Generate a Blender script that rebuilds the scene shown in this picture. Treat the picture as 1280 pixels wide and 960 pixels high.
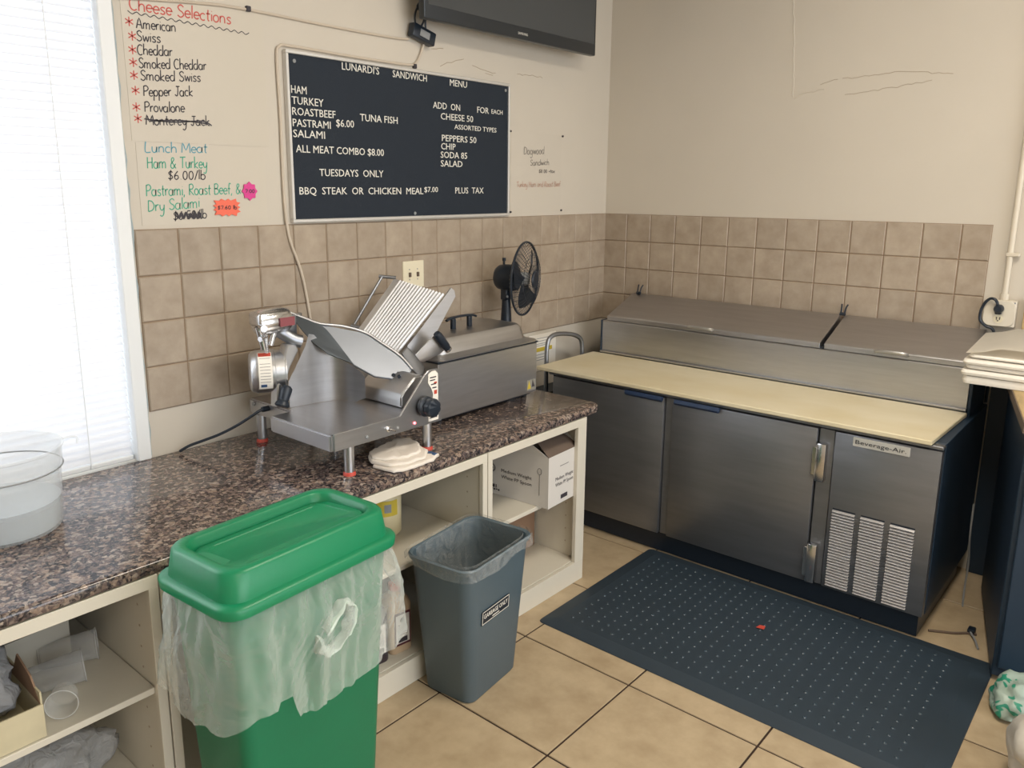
import bpy, bmesh, math, random
from mathutils import Vector, Matrix, noise as mnoise
PI = math.pi
R = math.radians
random.seed(7)
C = bpy.context.scene.collection
for o in list(bpy.data.objects): bpy.data.objects.remove(o)

# ------------------------------------------------------------------ camera
cd = bpy.data.cameras.new('camera'); cam = bpy.data.objects.new('camera', cd); C.objects.link(cam)
yaw, pit, rol = 0.715178, -0.208585, 0.006137
fw = Vector((math.cos(yaw)*math.cos(pit), math.sin(yaw)*math.cos(pit), math.sin(pit)))
r0 = Vector((math.sin(yaw), -math.cos(yaw), 0)); u0 = r0.cross(fw)
rt = r0*math.cos(rol)+u0*math.sin(rol); up = -r0*math.sin(rol)+u0*math.cos(rol)
M = Matrix(((rt.x, up.x, -fw.x, -3.94996), (rt.y, up.y, -fw.y, -2.60904), (rt.z, up.z, -fw.z, 1.70), (0, 0, 0, 1)))
cam.matrix_world = M
cd.sensor_width = 36; cd.lens = 988.14*36/1280; cd.shift_x = 16.94/1280; cd.shift_y = -35.63/1280
cd.clip_start = 0.02
bpy.context.scene.camera = cam

# ------------------------------------------------------------------ light
sc = bpy.context.scene
sc.view_settings.view_transform = 'Standard'; sc.view_settings.look = 'None'
sc.view_settings.gamma = 1; sc.view_settings.use_curve_mapping = False
sc.view_settings.exposure = 0.14
w = bpy.data.worlds.new('daylight'); sc.world = w; w.use_nodes = True
bg = w.node_tree.nodes['Background']; bg.inputs[0].default_value = (0.86, 0.93, 1.0, 1); bg.inputs[1].default_value = 1.35
def area(name, loc, rot, sx, sy, power, col):
    l = bpy.data.lights.new(name, 'AREA'); l.shape = 'RECTANGLE'; l.size = sx; l.size_y = sy; l.energy = power; l.color = col
    o = bpy.data.objects.new(name, l); C.objects.link(o); o.location = loc; o.rotation_euler = rot
    return o
# daylight through the blinds, daylight through the shop front behind the viewer, two ceiling fittings
area('window_daylight', (-4.25, 0.42, 1.75), (R(-90), 0, 0), 1.3, 1.9, 46, (0.90, 0.95, 1.0))
area('shopfront_daylight', (-2.6, -6.25, 1.6), (R(90), 0, 0), 4.6, 2.4, 118, (0.93, 0.96, 1.0))
area('ceiling_lamp_light', (-1.9, -2.3, 3.12), (0, 0, 0), 1.2, 0.6, 36, (1.0, 0.91, 0.78))
area('ceiling_lamp_light', (-4.2, -4.2, 3.12), (0, 0, 0), 1.2, 0.6, 26, (1.0, 0.91, 0.78))

# ------------------------------------------------------------------ materials
def lin(c):
    return tuple((v/12.92 if v <= .04045 else ((v+.055)/1.055)**2.4) for v in c)
def hx(s):
    return lin(tuple(int(s[i:i+2], 16)/255 for i in (0, 2, 4)))
def mat(name, col, rough=.5, metal=0, var=0, vscale=6, bump=0, bscale=40, col2=None, rand=0, spec=.5, aniso=None, detail=3, **kw):
    m = bpy.data.materials.new(name); m.use_nodes = True; nt = m.node_tree; N = nt.nodes; L = nt.links
    b = N['Principled BSDF']; b.inputs['Roughness'].default_value = rough; b.inputs['Metallic'].default_value = metal
    b.inputs['Specular IOR Level'].default_value = spec
    col = tuple(col)+(1,)
    b.inputs['Base Color'].default_value = col
    tc = N.new('ShaderNodeTexCoord')
    vec = tc.outputs['Object']
    if aniso:
        mp = N.new('ShaderNodeMapping'); mp.inputs['Scale'].default_value = aniso; L.new(vec, mp.inputs[0]); vec = mp.outputs[0]
    if rand or var:
        oi = N.new('ShaderNodeObjectInfo')
        ad = N.new('ShaderNodeVectorMath'); ad.operation = 'MULTIPLY_ADD'
        cx = N.new('ShaderNodeCombineXYZ')
        for k in range(3): L.new(oi.outputs['Random'], cx.inputs[k])
        ad.inputs[1].default_value = (37, 53, 71)
        L.new(cx.outputs[0], ad.inputs[0]); L.new(vec, ad.inputs[2]); vec2 = ad.outputs[0]
    if var:
        n = N.new('ShaderNodeTexNoise'); n.inputs['Scale'].default_value = vscale; n.inputs['Detail'].default_value = detail; n.inputs['Roughness'].default_value = .6
        L.new(vec2, n.inputs['Vector'])
        mr = N.new('ShaderNodeMapRange'); mr.inputs[1].default_value = .3; mr.inputs[2].default_value = .7
        L.new(n.outputs[0], mr.inputs[0])
        mx = N.new('ShaderNodeMix'); mx.data_type = 'RGBA'; L.new(mr.outputs[0], mx.inputs[0])
        c2 = (tuple(col2)+(1,)) if col2 else tuple(v*(1-var) for v in col[:3])+(1,)
        mx.inputs[6].default_value = col; mx.inputs[7].default_value = c2
        last = mx.outputs[2]
        if rand:
            hs = N.new('ShaderNodeHueSaturation'); L.new(last, hs.inputs['Color'])
            m2 = N.new('ShaderNodeMapRange'); m2.inputs[3].default_value = 1-rand; m2.inputs[4].default_value = 1+rand
            L.new(oi.outputs['Random'], m2.inputs[0]); L.new(m2.outputs[0], hs.inputs['Value']); last = hs.outputs[0]
        L.new(last, b.inputs['Base Color'])
    if bump:
        n = N.new('ShaderNodeTexNoise'); n.inputs['Scale'].default_value = bscale; n.inputs['Detail'].default_value = 4
        L.new(vec, n.inputs['Vector'])
        bp = N.new('ShaderNodeBump'); bp.inputs['Strength'].default_value = bump; bp.inputs['Distance'].default_value = .01
        L.new(n.outputs[0], bp.inputs['Height']); L.new(bp.outputs[0], b.inputs['Normal'])
    for k, v in kw.items(): b.inputs[k.replace('_', ' ')].default_value = v
    return m

MT = {}
MT['wall'] = mat('painted_plaster', hx('cbc3b6'), .65, var=.05, vscale=1.5, bump=.12, bscale=9)
MT['ceiling'] = mat('ceiling_paint', hx('d8d2c6'), .8)
MT['tile'] = mat('wall_tile_glaze', hx('ad9f8e'), .42, var=.3, vscale=13, col2=hx('998a79'), rand=.05, bump=.08, bscale=60, detail=5)
MT['grout'] = mat('wall_grout', hx('8d7862'), .9)
MT['floor_tile'] = mat('floor_tile_glaze', hx('bdaa8c'), .38, var=.3, vscale=9, col2=hx('a59174'), rand=.03, bump=.04, bscale=30, detail=6)
MT['floor_grout'] = mat('floor_grout', hx('3a2a22'), .9)
MT['white_paint'] = mat('white_cabinet_paint', hx('d5cfc0'), .45, var=.06, vscale=3, bump=.05, bscale=20)
MT['trim'] = mat('window_trim', hx('e9ecee'), .4)
MT['steel'] = mat('brushed_stainless', (.55, .55, .56), .34, 1, var=.12, vscale=5, bump=.02, bscale=60, aniso=(1, 1, 12))
MT['steel_h'] = mat('brushed_stainless_flat', (.54, .535, .55), .36, 1, var=.1, vscale=4, bump=.015, bscale=50, aniso=(12, 1, 1))
MT['alu'] = mat('cast_aluminium', (.60, .605, .62), .36, 1, var=.08, vscale=6, bump=.02, bscale=80)
MT['tray'] = mat('ribbed_tray_aluminium', (.74, .75, .77), .5, .8, var=.06, vscale=6)
MT['louvre'] = mat('pressed_louvre_metal', (.80, .78, .78), .4, .9)
MT['plate'] = mat('gauge_plate_aluminium', (.30, .325, .37), .42, .9, var=.1, vscale=5)
MT['knife'] = mat('dark_knife_steel', (.12, .14, .165), .3, 1)
MT['alu_dark'] = mat('worn_aluminium', (.36, .38, .42), .4, 1, var=.15, vscale=6)
MT['chrome'] = mat('polished_chrome', (.62, .62, .63), .2, 1)
MT['black'] = mat('black_plastic', hx('1a2430'), .38)
MT['navy'] = mat('dark_blue_black_enamel', hx('1d3042'), .5, var=.1, vscale=3)
MT['door_steel'] = mat('door_stainless', (.25, .26, .28), .40, .85, var=.15, vscale=3, bump=.01, bscale=60, aniso=(1, 1, 8))
MT['rubber'] = mat('mat_rubber', hx('2a3742'), .55, var=.12, vscale=8)
MT['green'] = mat('green_plastic', hx('107f54'), .36, var=.08, vscale=4, bump=.03, bscale=120)
MT['green_body'] = mat('green_bin_plastic', hx('0f7450'), .45, var=.08, vscale=4, bump=.03, bscale=120)
MT['grey_bin'] = mat('grey_blue_plastic', hx('51616a'), .45, bump=.04, bscale=150)
MT['board'] = mat('letter_board_felt', hx('19232f'), .8, bump=.1, bscale=200)
MT['letters'] = mat('white_letters', hx('e6e3da'), .5)
MT['board_frame'] = mat('board_frame_aluminium', (.72, .71, .69), .4, .6)
MT['paper'] = mat('laminated_paper', hx('c9c1b3'), .35)
MT['paper_w'] = mat('white_paper', hx('efeae0'), .6, var=.05, vscale=10)
MT['cut'] = mat('cutting_board_plastic', hx('ded6be'), .5, var=.5, vscale=3.5, col2=hx('cfc29f'), bump=.05, bscale=40, aniso=(1, .5, 1))
MT['tv'] = mat('tv_bezel', hx('22272c'), .3)
MT['screen'] = mat('tv_screen_glass', hx('45484a'), .25)
MT['grey'] = mat('grey_label', hx('8b8d8e'), .5)
MT['cable_w'] = mat('painted_cable', hx('c6b9a8'), .5)
MT['ivory'] = mat('ivory_plastic', hx('e2d9bf'), .35)
MT['outlet'] = mat('outlet_painted_steel', hx('d5cdbd'), .45)
MT['pipe'] = mat('painted_conduit', hx('d2c9b8'), .4)
MT['red'] = mat('red_rubber', hx('c24a3c'), .5)
MT['redp'] = mat('red_print', hx('c04a38'), .5)
MT['wood'] = mat('worn_wood', hx('c9ad7c'), .55, var=.35, vscale=7, aniso=(1, 6, 6))
MT['wood_dark'] = mat('wood_edge', hx('6b5c4e'), .6, var=.2, vscale=7)
MT['card'] = mat('brown_cardboard', hx('8c6f58'), .8, var=.1, vscale=8)
MT['card_in'] = mat('cardboard_inside', hx('6a5b50'), .85, var=.1, vscale=8)
MT['card_w'] = mat('white_cardboard', hx('d4d0ca'), .55)
MT['cloth'] = mat('white_towel', hx('e4dcd2'), .9, bump=.3, bscale=300, var=.04, vscale=20)
MT['blue'] = mat('blue_stripe', hx('31517a'), .8)
MT['yellow'] = mat('yellow_label', hx('c9b23e'), .5)
MT['oil'] = mat('cream_jug_plastic', hx('d8cca6'), .4)
MT['dark_liquid'] = mat('dark_jug_plastic', hx('3b2f38'), .3, var=.3, vscale=12)
MT['maroon'] = mat('maroon_shrink_wrap', hx('5a2630'), .35, var=.4, vscale=9)
MT['ink_r'] = mat('red_marker', hx('c75a52'), .6)
MT['ink_k'] = mat('black_marker', hx('38343a'), .6)
MT['ink_t'] = mat('teal_marker', hx('5f9fb0'), .6)
MT['ink_g'] = mat('green_marker', hx('4ba88c'), .6)
MT['ink_o'] = mat('orange_marker', hx('b98672'), .6)
MT['pink'] = mat('pink_card', hx('d6418e'), .6)
MT['orange'] = mat('orange_card', hx('ee6f57'), .6)
MT['bagprint'] = mat('green_bag_print', hx('2b8a70'), .5)
MT['bagwhite'] = mat('white_plastic_bag', hx('b9bdb4'), .4, bump=.3, bscale=25)
def printed_bag():
    m = MT['bagwhite']; nt = m.node_tree; N = nt.nodes; L = nt.links; b = N['Principled BSDF']
    tc = N.new('ShaderNodeTexCoord'); n = N.new('ShaderNodeTexNoise'); n.inputs['Scale'].default_value = 17; n.inputs['Distortion'].default_value = 1.5; n.inputs['Detail'].default_value = 1
    L.new(tc.outputs['Object'], n.inputs['Vector']); cr = N.new('ShaderNodeValToRGB'); E = cr.color_ramp.elements
    E[0].position = .55; E[0].color = (*hx('9fb0a4'), 1); E[1].position = .59; E[1].color = (*hx('2b8a70'), 1)
    L.new(n.outputs[0], cr.inputs[0]); L.new(cr.outputs[0], b.inputs['Base Color'])
printed_bag()
MT['scuff'] = mat('scuff_mark', hx('b0a28f'), .8)

def emit(name, col, s):
    m = bpy.data.materials.new(name); m.use_nodes = True; b = m.node_tree.nodes['Principled BSDF']
    b.inputs['Emission Color'].default_value = (*col, 1); b.inputs['Emission Strength'].default_value = s; b.inputs['Base Color'].default_value = (*col, 1)
    return m
MT['led'] = emit('red_indicator_light', (1, .12, .14), 6)
MT['diffuser'] = emit('lamp_diffuser', (1, .9, .75), 4)

def granite():
    m = bpy.data.materials.new('brown_granite'); m.use_nodes = True; nt = m.node_tree; N = nt.nodes; L = nt.links
    b = N['Principled BSDF']; b.inputs['Roughness'].default_value = .13; b.inputs['Specular IOR Level'].default_value = .6
    tc = N.new('ShaderNodeTexCoord')
    nz = N.new('ShaderNodeTexNoise'); nz.inputs['Scale'].default_value = 45; nz.inputs['Detail'].default_value = 3; L.new(tc.outputs['Object'], nz.inputs['Vector'])
    av = N.new('ShaderNodeVectorMath'); av.operation = 'MULTIPLY_ADD'; av.inputs[1].default_value = (.02, .02, .02)
    L.new(nz.outputs['Color'], av.inputs[0]); L.new(tc.outputs['Object'], av.inputs[2])
    v = N.new('ShaderNodeTexVoronoi'); v.inputs['Scale'].default_value = 88; L.new(av.outputs[0], v.inputs['Vector'])
    sp = N.new('ShaderNodeSeparateColor'); L.new(v.outputs['Color'], sp.inputs[0])
    cr = N.new('ShaderNodeValToRGB'); cr.color_ramp.interpolation = 'CONSTANT'
    E = cr.color_ramp.elements; E[0].position = 0; E[0].color = (*hx('2a2629'), 1); E[1].position = .3; E[1].color = (*hx('756259'), 1)
    for p, c in ((.42, '544849'), (.55, '9a8575'), (.66, '39363a'), (.76, '6f5f59'), (.9, 'a5968a')):
        e = E.new(p); e.color = (*hx(c), 1)
    L.new(sp.outputs[0], cr.inputs[0])
    v2 = N.new('ShaderNodeTexVoronoi'); v2.inputs['Scale'].default_value = 190; L.new(av.outputs[0], v2.inputs['Vector'])
    sp2 = N.new('ShaderNodeSeparateColor'); L.new(v2.outputs['Color'], sp2.inputs[0])
    c2 = N.new('ShaderNodeValToRGB'); c2.color_ramp.interpolation = 'CONSTANT'
    E = c2.color_ramp.elements; E[0].color = (*hx('1d1b1e'), 1); E[1].position = .35; E[1].color = (*hx('7a6b63'), 1)
    e = E.new(.6); e.color = (*hx('4a4245'), 1); e = E.new(.85); e.color = (*hx('a09286'), 1)
    L.new(sp2.outputs[0], c2.inputs[0])
    mx = N.new('ShaderNodeMix'); mx.data_type = 'RGBA'; mx.inputs[0].default_value = .38
    L.new(cr.outputs[0], mx.inputs[6]); L.new(c2.outputs[0], mx.inputs[7]); L.new(mx.outputs[2], b.inputs['Base Color'])
    return m
MT['granite'] = granite()

def film(name, col, opac, rough=.3, bump=.5, bscale=22, edge=.5):
    m = bpy.data.materials.new(name); m.use_nodes = True; nt = m.node_tree; N = nt.nodes; L = nt.links
    b = N['Principled BSDF']; b.inputs['Base Color'].default_value = (*col, 1); b.inputs['Roughness'].default_value = rough
    tr = N.new('ShaderNodeBsdfTransparent'); mx = N.new('ShaderNodeMixShader'); out = N['Material Output']
    tc = N.new('ShaderNodeTexCoord')
    n = N.new('ShaderNodeTexNoise'); n.inputs['Scale'].default_value = bscale; n.inputs['Detail'].default_value = 3; n.inputs['Distortion'].default_value = 1.2
    L.new(tc.outputs['Object'], n.inputs['Vector'])
    bp = N.new('ShaderNodeBump'); bp.inputs['Strength'].default_value = bump; bp.inputs['Distance'].default_value = .02
    L.new(n.outputs[0], bp.inputs['Height']); L.new(bp.outputs[0], b.inputs['Normal'])
    lw = N.new('ShaderNodeLayerWeight'); lw.inputs['Blend'].default_value = .35; L.new(bp.outputs[0], lw.inputs['Normal'])
    mr = N.new('ShaderNodeMapRange'); mr.inputs[3].default_value = opac; mr.inputs[4].default_value = min(1, opac+edge)
    L.new(lw.outputs['Facing'], mr.inputs[0]); L.new(mr.outputs[0], mx.inputs[0])
    L.new(tr.outputs[0], mx.inputs[1]); L.new(b.outputs[0], mx.inputs[2]); L.new(mx.outputs[0], out.inputs[0])
    return m
MT['bag'] = film('clear_milky_bag', (.74, .79, .75), .15, .18, 1.5, 5.5, .60)
MT['liner'] = film('clear_liner', (.70, .72, .70), .05, .10, 1.6, 14, .42)
MT['cup'] = film('clear_cup_plastic', (.78, .79, .78), .10, .12, 0, 5, .40)
MT['tub'] = film('frosted_tub_plastic', (.72, .75, .76), .16, .15, 0, 5, .35)
MT['water'] = film('cloudy_water', (.66, .71, .73), .36, .1, 0, 5, .3)
MT['glass'] = film('window_glass', (.8, .85, .85), .02, .05, 0, 5, .15)

def slatmat():
    m = bpy.data.materials.new('blind_slat_vinyl'); m.use_nodes = True; nt = m.node_tree; N = nt.nodes; L = nt.links
    b = N['Principled BSDF']; b.inputs['Base Color'].default_value = (.86, .86, .88, 1); b.inputs['Roughness'].default_value = .5
    t = N.new('ShaderNodeBsdfTranslucent'); t.inputs[0].default_value = (.85, .86, .9, 1); mx = N.new('ShaderNodeMixShader'); mx.inputs[0].default_value = .40
    L.new(b.outputs[0], mx.inputs[1]); L.new(t.outputs[0], mx.inputs[2]); L.new(mx.outputs[0], N['Material Output'].inputs[0])
    return m
MT['slat'] = slatmat()

# ------------------------------------------------------------------ helpers
WM = {}
GROUPS = {'base_cabinet': 'white open cabinets under the worktop', 'plastic_cup': 'clear plastic cups on the left cabinet shelf', 'sauce_jug': 'jugs on the lowest cabinet shelf', 'ceiling_light': 'ceiling light fittings'}
def setp(o, label=None, cat=None, group=None, kind=None):
    if label: o['label'] = label
    if cat: o['category'] = cat
    if group: o['group'] = group
    if kind: o['kind'] = kind
    return o
def thing(name, label, cat, loc=(0, 0, 0), rz=0, group=None):
    o = bpy.data.objects.new(name, None); C.objects.link(o); o.location = loc; o.rotation_euler = (0, 0, rz); o.empty_display_size = .05
    group = group or GROUPS.get(name)
    WM[o] = Matrix.Translation(loc) @ Matrix.Rotation(rz, 4, 'Z')
    return setp(o, label, cat, group)
def link_mesh(name, me, m, parent):
    o = bpy.data.objects.new(name, me); C.objects.link(o)
    if m and not me.materials: me.materials.append(MT[m] if isinstance(m, str) else m)
    if parent is not None:
        o.parent = parent; WM[o] = WM.get(parent, Matrix())
    return o
def obj(name, bm, m, parent=None, world=True, smooth=False, origin=None, angle=40):
    """finish a bmesh as ONE mesh object. world=True: coordinates are world ones and are brought into the parent's frame"""
    bmesh.ops.recalc_face_normals(bm, faces=bm.faces)
    loc = None
    if parent is not None and world:
        bmesh.ops.transform(bm, matrix=WM.get(parent, Matrix()).inverted(), verts=bm.verts)
    elif parent is None and world:
        xs = [v.co for v in bm.verts]
        lo = Vector((min(v.x for v in xs), min(v.y for v in xs), min(v.z for v in xs))); hi = Vector((max(v.x for v in xs), max(v.y for v in xs), max(v.z for v in xs)))
        loc = Vector(origin) if origin else Vector(((lo.x+hi.x)/2, (lo.y+hi.y)/2, lo.z))
        bmesh.ops.translate(bm, vec=-loc, verts=bm.verts)
    me = bpy.data.meshes.new(name); bm.to_mesh(me); bm.free()
    if smooth:
        me.polygons.foreach_set('use_smooth', [True]*len(me.polygons))
        me.set_sharp_from_angle(angle=R(angle))
    o = link_mesh(name, me, m, parent)
    if loc is not None: o.location = loc; WM[o] = Matrix.Translation(loc)
    return o
def struct(name, bm, m, parent=None, **k):
    o = obj(name, bm, m, parent, **k)
    if parent is None: o['kind'] = 'structure'
    return o
def B(): return bmesh.new()
def box(bm, x0, x1, y0, y1, z0, z1, bev=0, seg=1, mtx=None):
    t = bmesh.new()
    vs = [t.verts.new((x, y, z)) for z in (z0, z1) for y in (y0, y1) for x in (x0, x1)]
    for f in ((0, 2, 3, 1), (4, 5, 7, 6), (0, 1, 5, 4), (2, 6, 7, 3), (0, 4, 6, 2), (1, 3, 7, 5)): t.faces.new([vs[i] for i in f])
    if bev: bmesh.ops.bevel(t, geom=t.edges[:], offset=bev, segments=seg, affect='EDGES', profile=.5)
    merge(bm, t, mtx); return bm
def merge(bm, t, mtx=None):
    if mtx is not None: bmesh.ops.transform(t, matrix=mtx, verts=t.verts)
    me = bpy.data.meshes.new('tmp'); t.to_mesh(me); t.free(); bm.from_mesh(me); bpy.data.meshes.remove(me)
def frame_to(p, d):
    d = Vector(d).normalized(); a = Vector((0, 0, 1)) if abs(d.z) < .95 else Vector((1, 0, 0))
    x = a.cross(d).normalized(); y = d.cross(x)
    return Matrix(((x.x, y.x, d.x, p[0]), (x.y, y.y, d.y, p[1]), (x.z, y.z, d.z, p[2]), (0, 0, 0, 1)))
def loft(bm, loops, cap0=True, cap1=True, closed=True):
    rows = [[bm.verts.new(p) for p in l] for l in loops]
    n = len(rows[0])
    for a, b in zip(rows, rows[1:]):
        for i in range(n if closed else n-1):
            j = (i+1) % n
            bm.faces.new((a[i], a[j], b[j], b[i]))
    if cap0: bm.faces.new(rows[0][::-1])
    if cap1: bm.faces.new(rows[-1])
    return rows
def cyl(bm, p0, p1, r0, r1=None, n=20, cap=True):
    r1 = r0 if r1 is None else r1
    p0 = Vector(p0); p1 = Vector(p1); F = frame_to((0, 0, 0), p1-p0)
    L = []
    for p, r in ((p0, r0), (p1, r1)):
        L.append([p+F @ Vector((r*math.cos(2*PI*i/n), r*math.sin(2*PI*i/n), 0)) for i in range(n)])
    loft(bm, L, cap, cap)
    return bm
def lathe(bm, p, d, prof, n=28, cap0=True, cap1=True):
    """prof: list of (radius, distance along d)"""
    F = frame_to(p, d)
    loft(bm, [[F @ Vector((r*math.cos(2*PI*i/n), r*math.sin(2*PI*i/n), h)) for i in range(n)] for r, h in prof], cap0, cap1)
    return bm
def smoothpts(pts, k=6):
    P = [Vector(p) for p in pts]
    if len(P) < 3: return P
    out = []
    for i in range(len(P)-1):
        a = P[max(i-1, 0)]; b = P[i]; c = P[i+1]; d = P[min(i+2, len(P)-1)]
        for j in range(k):
            t = j/k
            out.append(.5*((2*b)+(c-a)*t+(2*a-5*b+4*c-d)*t*t+(3*b-a-3*c+d)*t**3))
    out.append(P[-1]); return out
def tube(bm, pts, r, n=8, smooth=6, cap=True, flat=1):
    P = smoothpts(pts, smooth) if smooth else [Vector(p) for p in pts]
    loops = []; prev = None
    for i, p in enumerate(P):
        d = (P[min(i+1, len(P)-1)]-P[max(i-1, 0)]).normalized()
        if prev is None:
            a = Vector((0, 0, 1)) if abs(d.z) < .9 else Vector((1, 0, 0)); x = a.cross(d).normalized()
        else:
            x = (prev-d*prev.dot(d)).normalized()
        prev = x; y = d.cross(x)
        rr = r[min(i*len(r)//len(P), len(r)-1)] if isinstance(r, (list, tuple)) else r
        loops.append([p+x*rr*math.cos(2*PI*k/n)+y*rr*flat*math.sin(2*PI*k/n) for k in range(n)])
    loft(bm, loops, cap, cap); return bm
def slab(bm, pts, t, bev=0, nrm=None):
    """polygon in space with thickness t behind it (along -normal)"""
    P = [Vector(p) for p in pts]
    if nrm is None:
        nrm = Vector((0, 0, 0))
        for i in range(len(P)): nrm += P[i].cross(P[(i+1) % len(P)])
        nrm.normalize()
    nrm = Vector(nrm)
    q = bmesh.new()
    loft(q, [P, [p-nrm*t for p in P]])
    if bev:
        bmesh.ops.recalc_face_normals(q, faces=q.faces)
        bmesh.ops.bevel(q, geom=q.edges[:], offset=bev, segments=1, affect='EDGES')
    merge(bm, q); return bm
def rrect(w, d, r, z, n=5, cx=0, cy=0):
    out = []
    for (sx, sy, a0) in ((1, 1, 0), (-1, 1, 90), (-1, -1, 180), (1, -1, 270)):
        for i in range(n+1):
            a = R(a0+90*i/n); out.append(Vector((cx+sx*(w/2-r)+r*math.cos(a), cy+sy*(d/2-r)+r*math.sin(a), z)))
    return out
def textmesh(s, x0, x1, zc_h, res=2, extr=.0006, maxw=None):
    """flat lettering in the XZ plane: left x0, right x1, capital height zc_h, baseline at 0"""
    cu = bpy.data.curves.new('t', 'FONT'); cu.body = s; cu.size = 1; cu.extrude = 0; cu.resolution_u = res; cu.offset = 0.0
    t = bpy.data.objects.new('t', cu); C.objects.link(t)
    dg = bpy.context.evaluated_depsgraph_get(); me = bpy.data.meshes.new_from_object(t.evaluated_get(dg))
    bpy.data.objects.remove(t); bpy.data.curves.remove(cu)
    xs = [v.co.x for v in me.vertices]; a, b = min(xs), max(xs)
    bm = bmesh.new(); bm.from_mesh(me); bpy.data.meshes.remove(me)
    sx = (x1-x0)/(b-a); sy = zc_h/.729
    for v in bm.verts: v.co = Vector((x0+(v.co.x-a)*sx, 0, v.co.y*sy))
    if extr:
        g = bmesh.ops.extrude_face_region(bm, geom=bm.faces[:])
        for v in [e for e in g['geom'] if isinstance(e, bmesh.types.BMVert)]: v.co.y -= extr
    return bm

# ------------------------------------------------------------------ room
ROOM = (-6.0, 0.0, -6.0, 0.0, 3.2)
WX0, WX1, WZ0, WZ1 = -4.75, -2.79, .782, 2.80          # opening of the window in the menu wall
bm = B()
box(bm, WX1, .15, 0, .16, 0, 3.2); box(bm, -6.15, WX0, 0, .16, 0, 3.2); box(bm, WX0, WX1, 0, .16, 0, WZ0-.03); box(bm, WX0, WX1, 0, .16, WZ1, 3.2)
wall_l = struct('wall_left', bm, 'wall', origin=(0, 0, 0))
wall_r = struct('wall_right', box(B(), 0, .15, -6, 0, 0, 3.2), 'wall', origin=(0, 0, 0))
bm = B()
box(bm, -6, -4.9, -6.15, -6, 0, 3.2); box(bm, -.3, 0, -6.15, -6, 0, 3.2); box(bm, -4.9, -.3, -6.15, -6, 0, .3); box(bm, -4.9, -.3, -6.15, -6, 2.85, 3.2)
struct('wall_back', bm, 'wall', origin=(0, -6, 0))
struct('wall_far_left', box(B(), -6.15, -6, -6.15, 0, 0, 3.2), 'wall', origin=(-6, 0, 0))
struct('ceiling', box(B(), -6.15, .15, -6.15, .16, 3.2, 3.3), 'ceiling', origin=(0, 0, 3.2))
floor = struct('floor', box(B(), -6.15, .15, -6.15, .16, -.12, -.004), 'floor_grout', origin=(0, 0, 0))
# shop front window behind the viewer
bm = B()
for xx in (-4.9, -3.4, -1.85, -.36): box(bm, xx, xx+.06, -6.1, -6.03, .3, 2.85)
for zz in (.3, 2.79): box(bm, -4.9, -.3, -6.1, -6.03, zz, zz+.06)
w2 = struct('window_2', bm, 'trim', origin=(-2.6, -6.1, .3))
obj('pane', box(B(), -4.88, -.32, -6.07, -6.064, .34, 2.8), 'glass', w2)
# window in the menu wall
bm = B()
box(bm, -2.822, -2.776, -.014, .10, .782, 2.84, .003); box(bm, WX0-.02, WX0+.03, -.012, .10, .782, 2.84, .003); box(bm, WX0, WX1, -.012, .10, 2.79, 2.84, .003)
box(bm, WX0, WX1, .06, .10, .782, .83, .003)
for xx in (-3.79,): box(bm, xx, xx+.04, .07, .10, .82, 2.8)
win = struct('window_1', bm, 'trim', origin=(-3.77, .05, .782))
obj('pane', box(B(), WX0+.03, -3.79, .082, .086, .82, 2.8), 'glass', win)
obj('pane', box(B(), -3.75, WX1-.03, .082, .086, .82, 2.8), 'glass', win)
bm = B()
pts = []
for i in range(46):
    z = .79+i*.045; pts.append((-2.773+random.uniform(-.004, .004), -.004, z))
tube(bm, pts, .0035, 5, 2)
obj('caulk_bead', bm, mat('grey_blue_caulk', hx('a9b6bb'), .5), win, smooth=True)

# wall tiles -------------------------------------------------------
P = .154; Z0 = 1.560
def tile_mesh(w_, h_, t, name, m, inset=.0035):
    bm = B(); g = .0016
    a = [(-w_/2+g, 0, -h_/2+g), (w_/2-g, 0, -h_/2+g), (w_/2-g, 0, h_/2-g), (-w_/2+g, 0, h_/2-g)]
    L = [[Vector(p) for p in a], [Vector((p[0], -t*.55, p[2])) for p in a], [Vector((p[0]*(1-2*inset/w_), -t, p[2]*(1-2*inset/h_))) for p in a]]
    loft(bm, L, False, True); bmesh.ops.recalc_face_normals(bm, faces=bm.faces)
    me = bpy.data.meshes.new(name); bm.to_mesh(me); bm.free(); me.materials.append(MT[m]); return me
full = tile_mesh(P, P, .008, 'wall_tile', 'tile'); part_t = tile_mesh(.114, P, .008, 'wall_tile_cut', 'tile')
first = tile_mesh(.148, P, .008, 'wall_tile_cut', 'tile')
def place_tile(me, parent, x, y, z, rz):
    o = bpy.data.objects.new('tile', me); C.objects.link(o); o.parent = parent
    o.location = (x, y, z); o.rotation_euler = (random.uniform(-.004, .004), 0, rz+random.uniform(-.004, .004))
for r in range(4):
    for k in range(18):
        if k == 17: place_tile(first, wall_l, -17*P-.074, 0, Z0-(r+.5)*P, 0)
        else: place_tile(full, wall_l, -(k+.5)*P, 0, Z0-(r+.5)*P, 0)
    for k in range(13):
        me, off = (full, (k+.5)*P) if k < 12 else (part_t, 12*P+.057)
        place_tile(me, wall_r, 0, -off, Z0-(r+.5)*P, -PI/2)
obj('tile_grout', box(B(), -17*P-.148, 0, -.0035, .0, Z0-4*P, Z0), 'grout', wall_l)
obj('tile_grout', box(B(), -.0035, .0, -12*P-.114, -.001, Z0-4*P, Z0), 'grout', wall_r)
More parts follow.
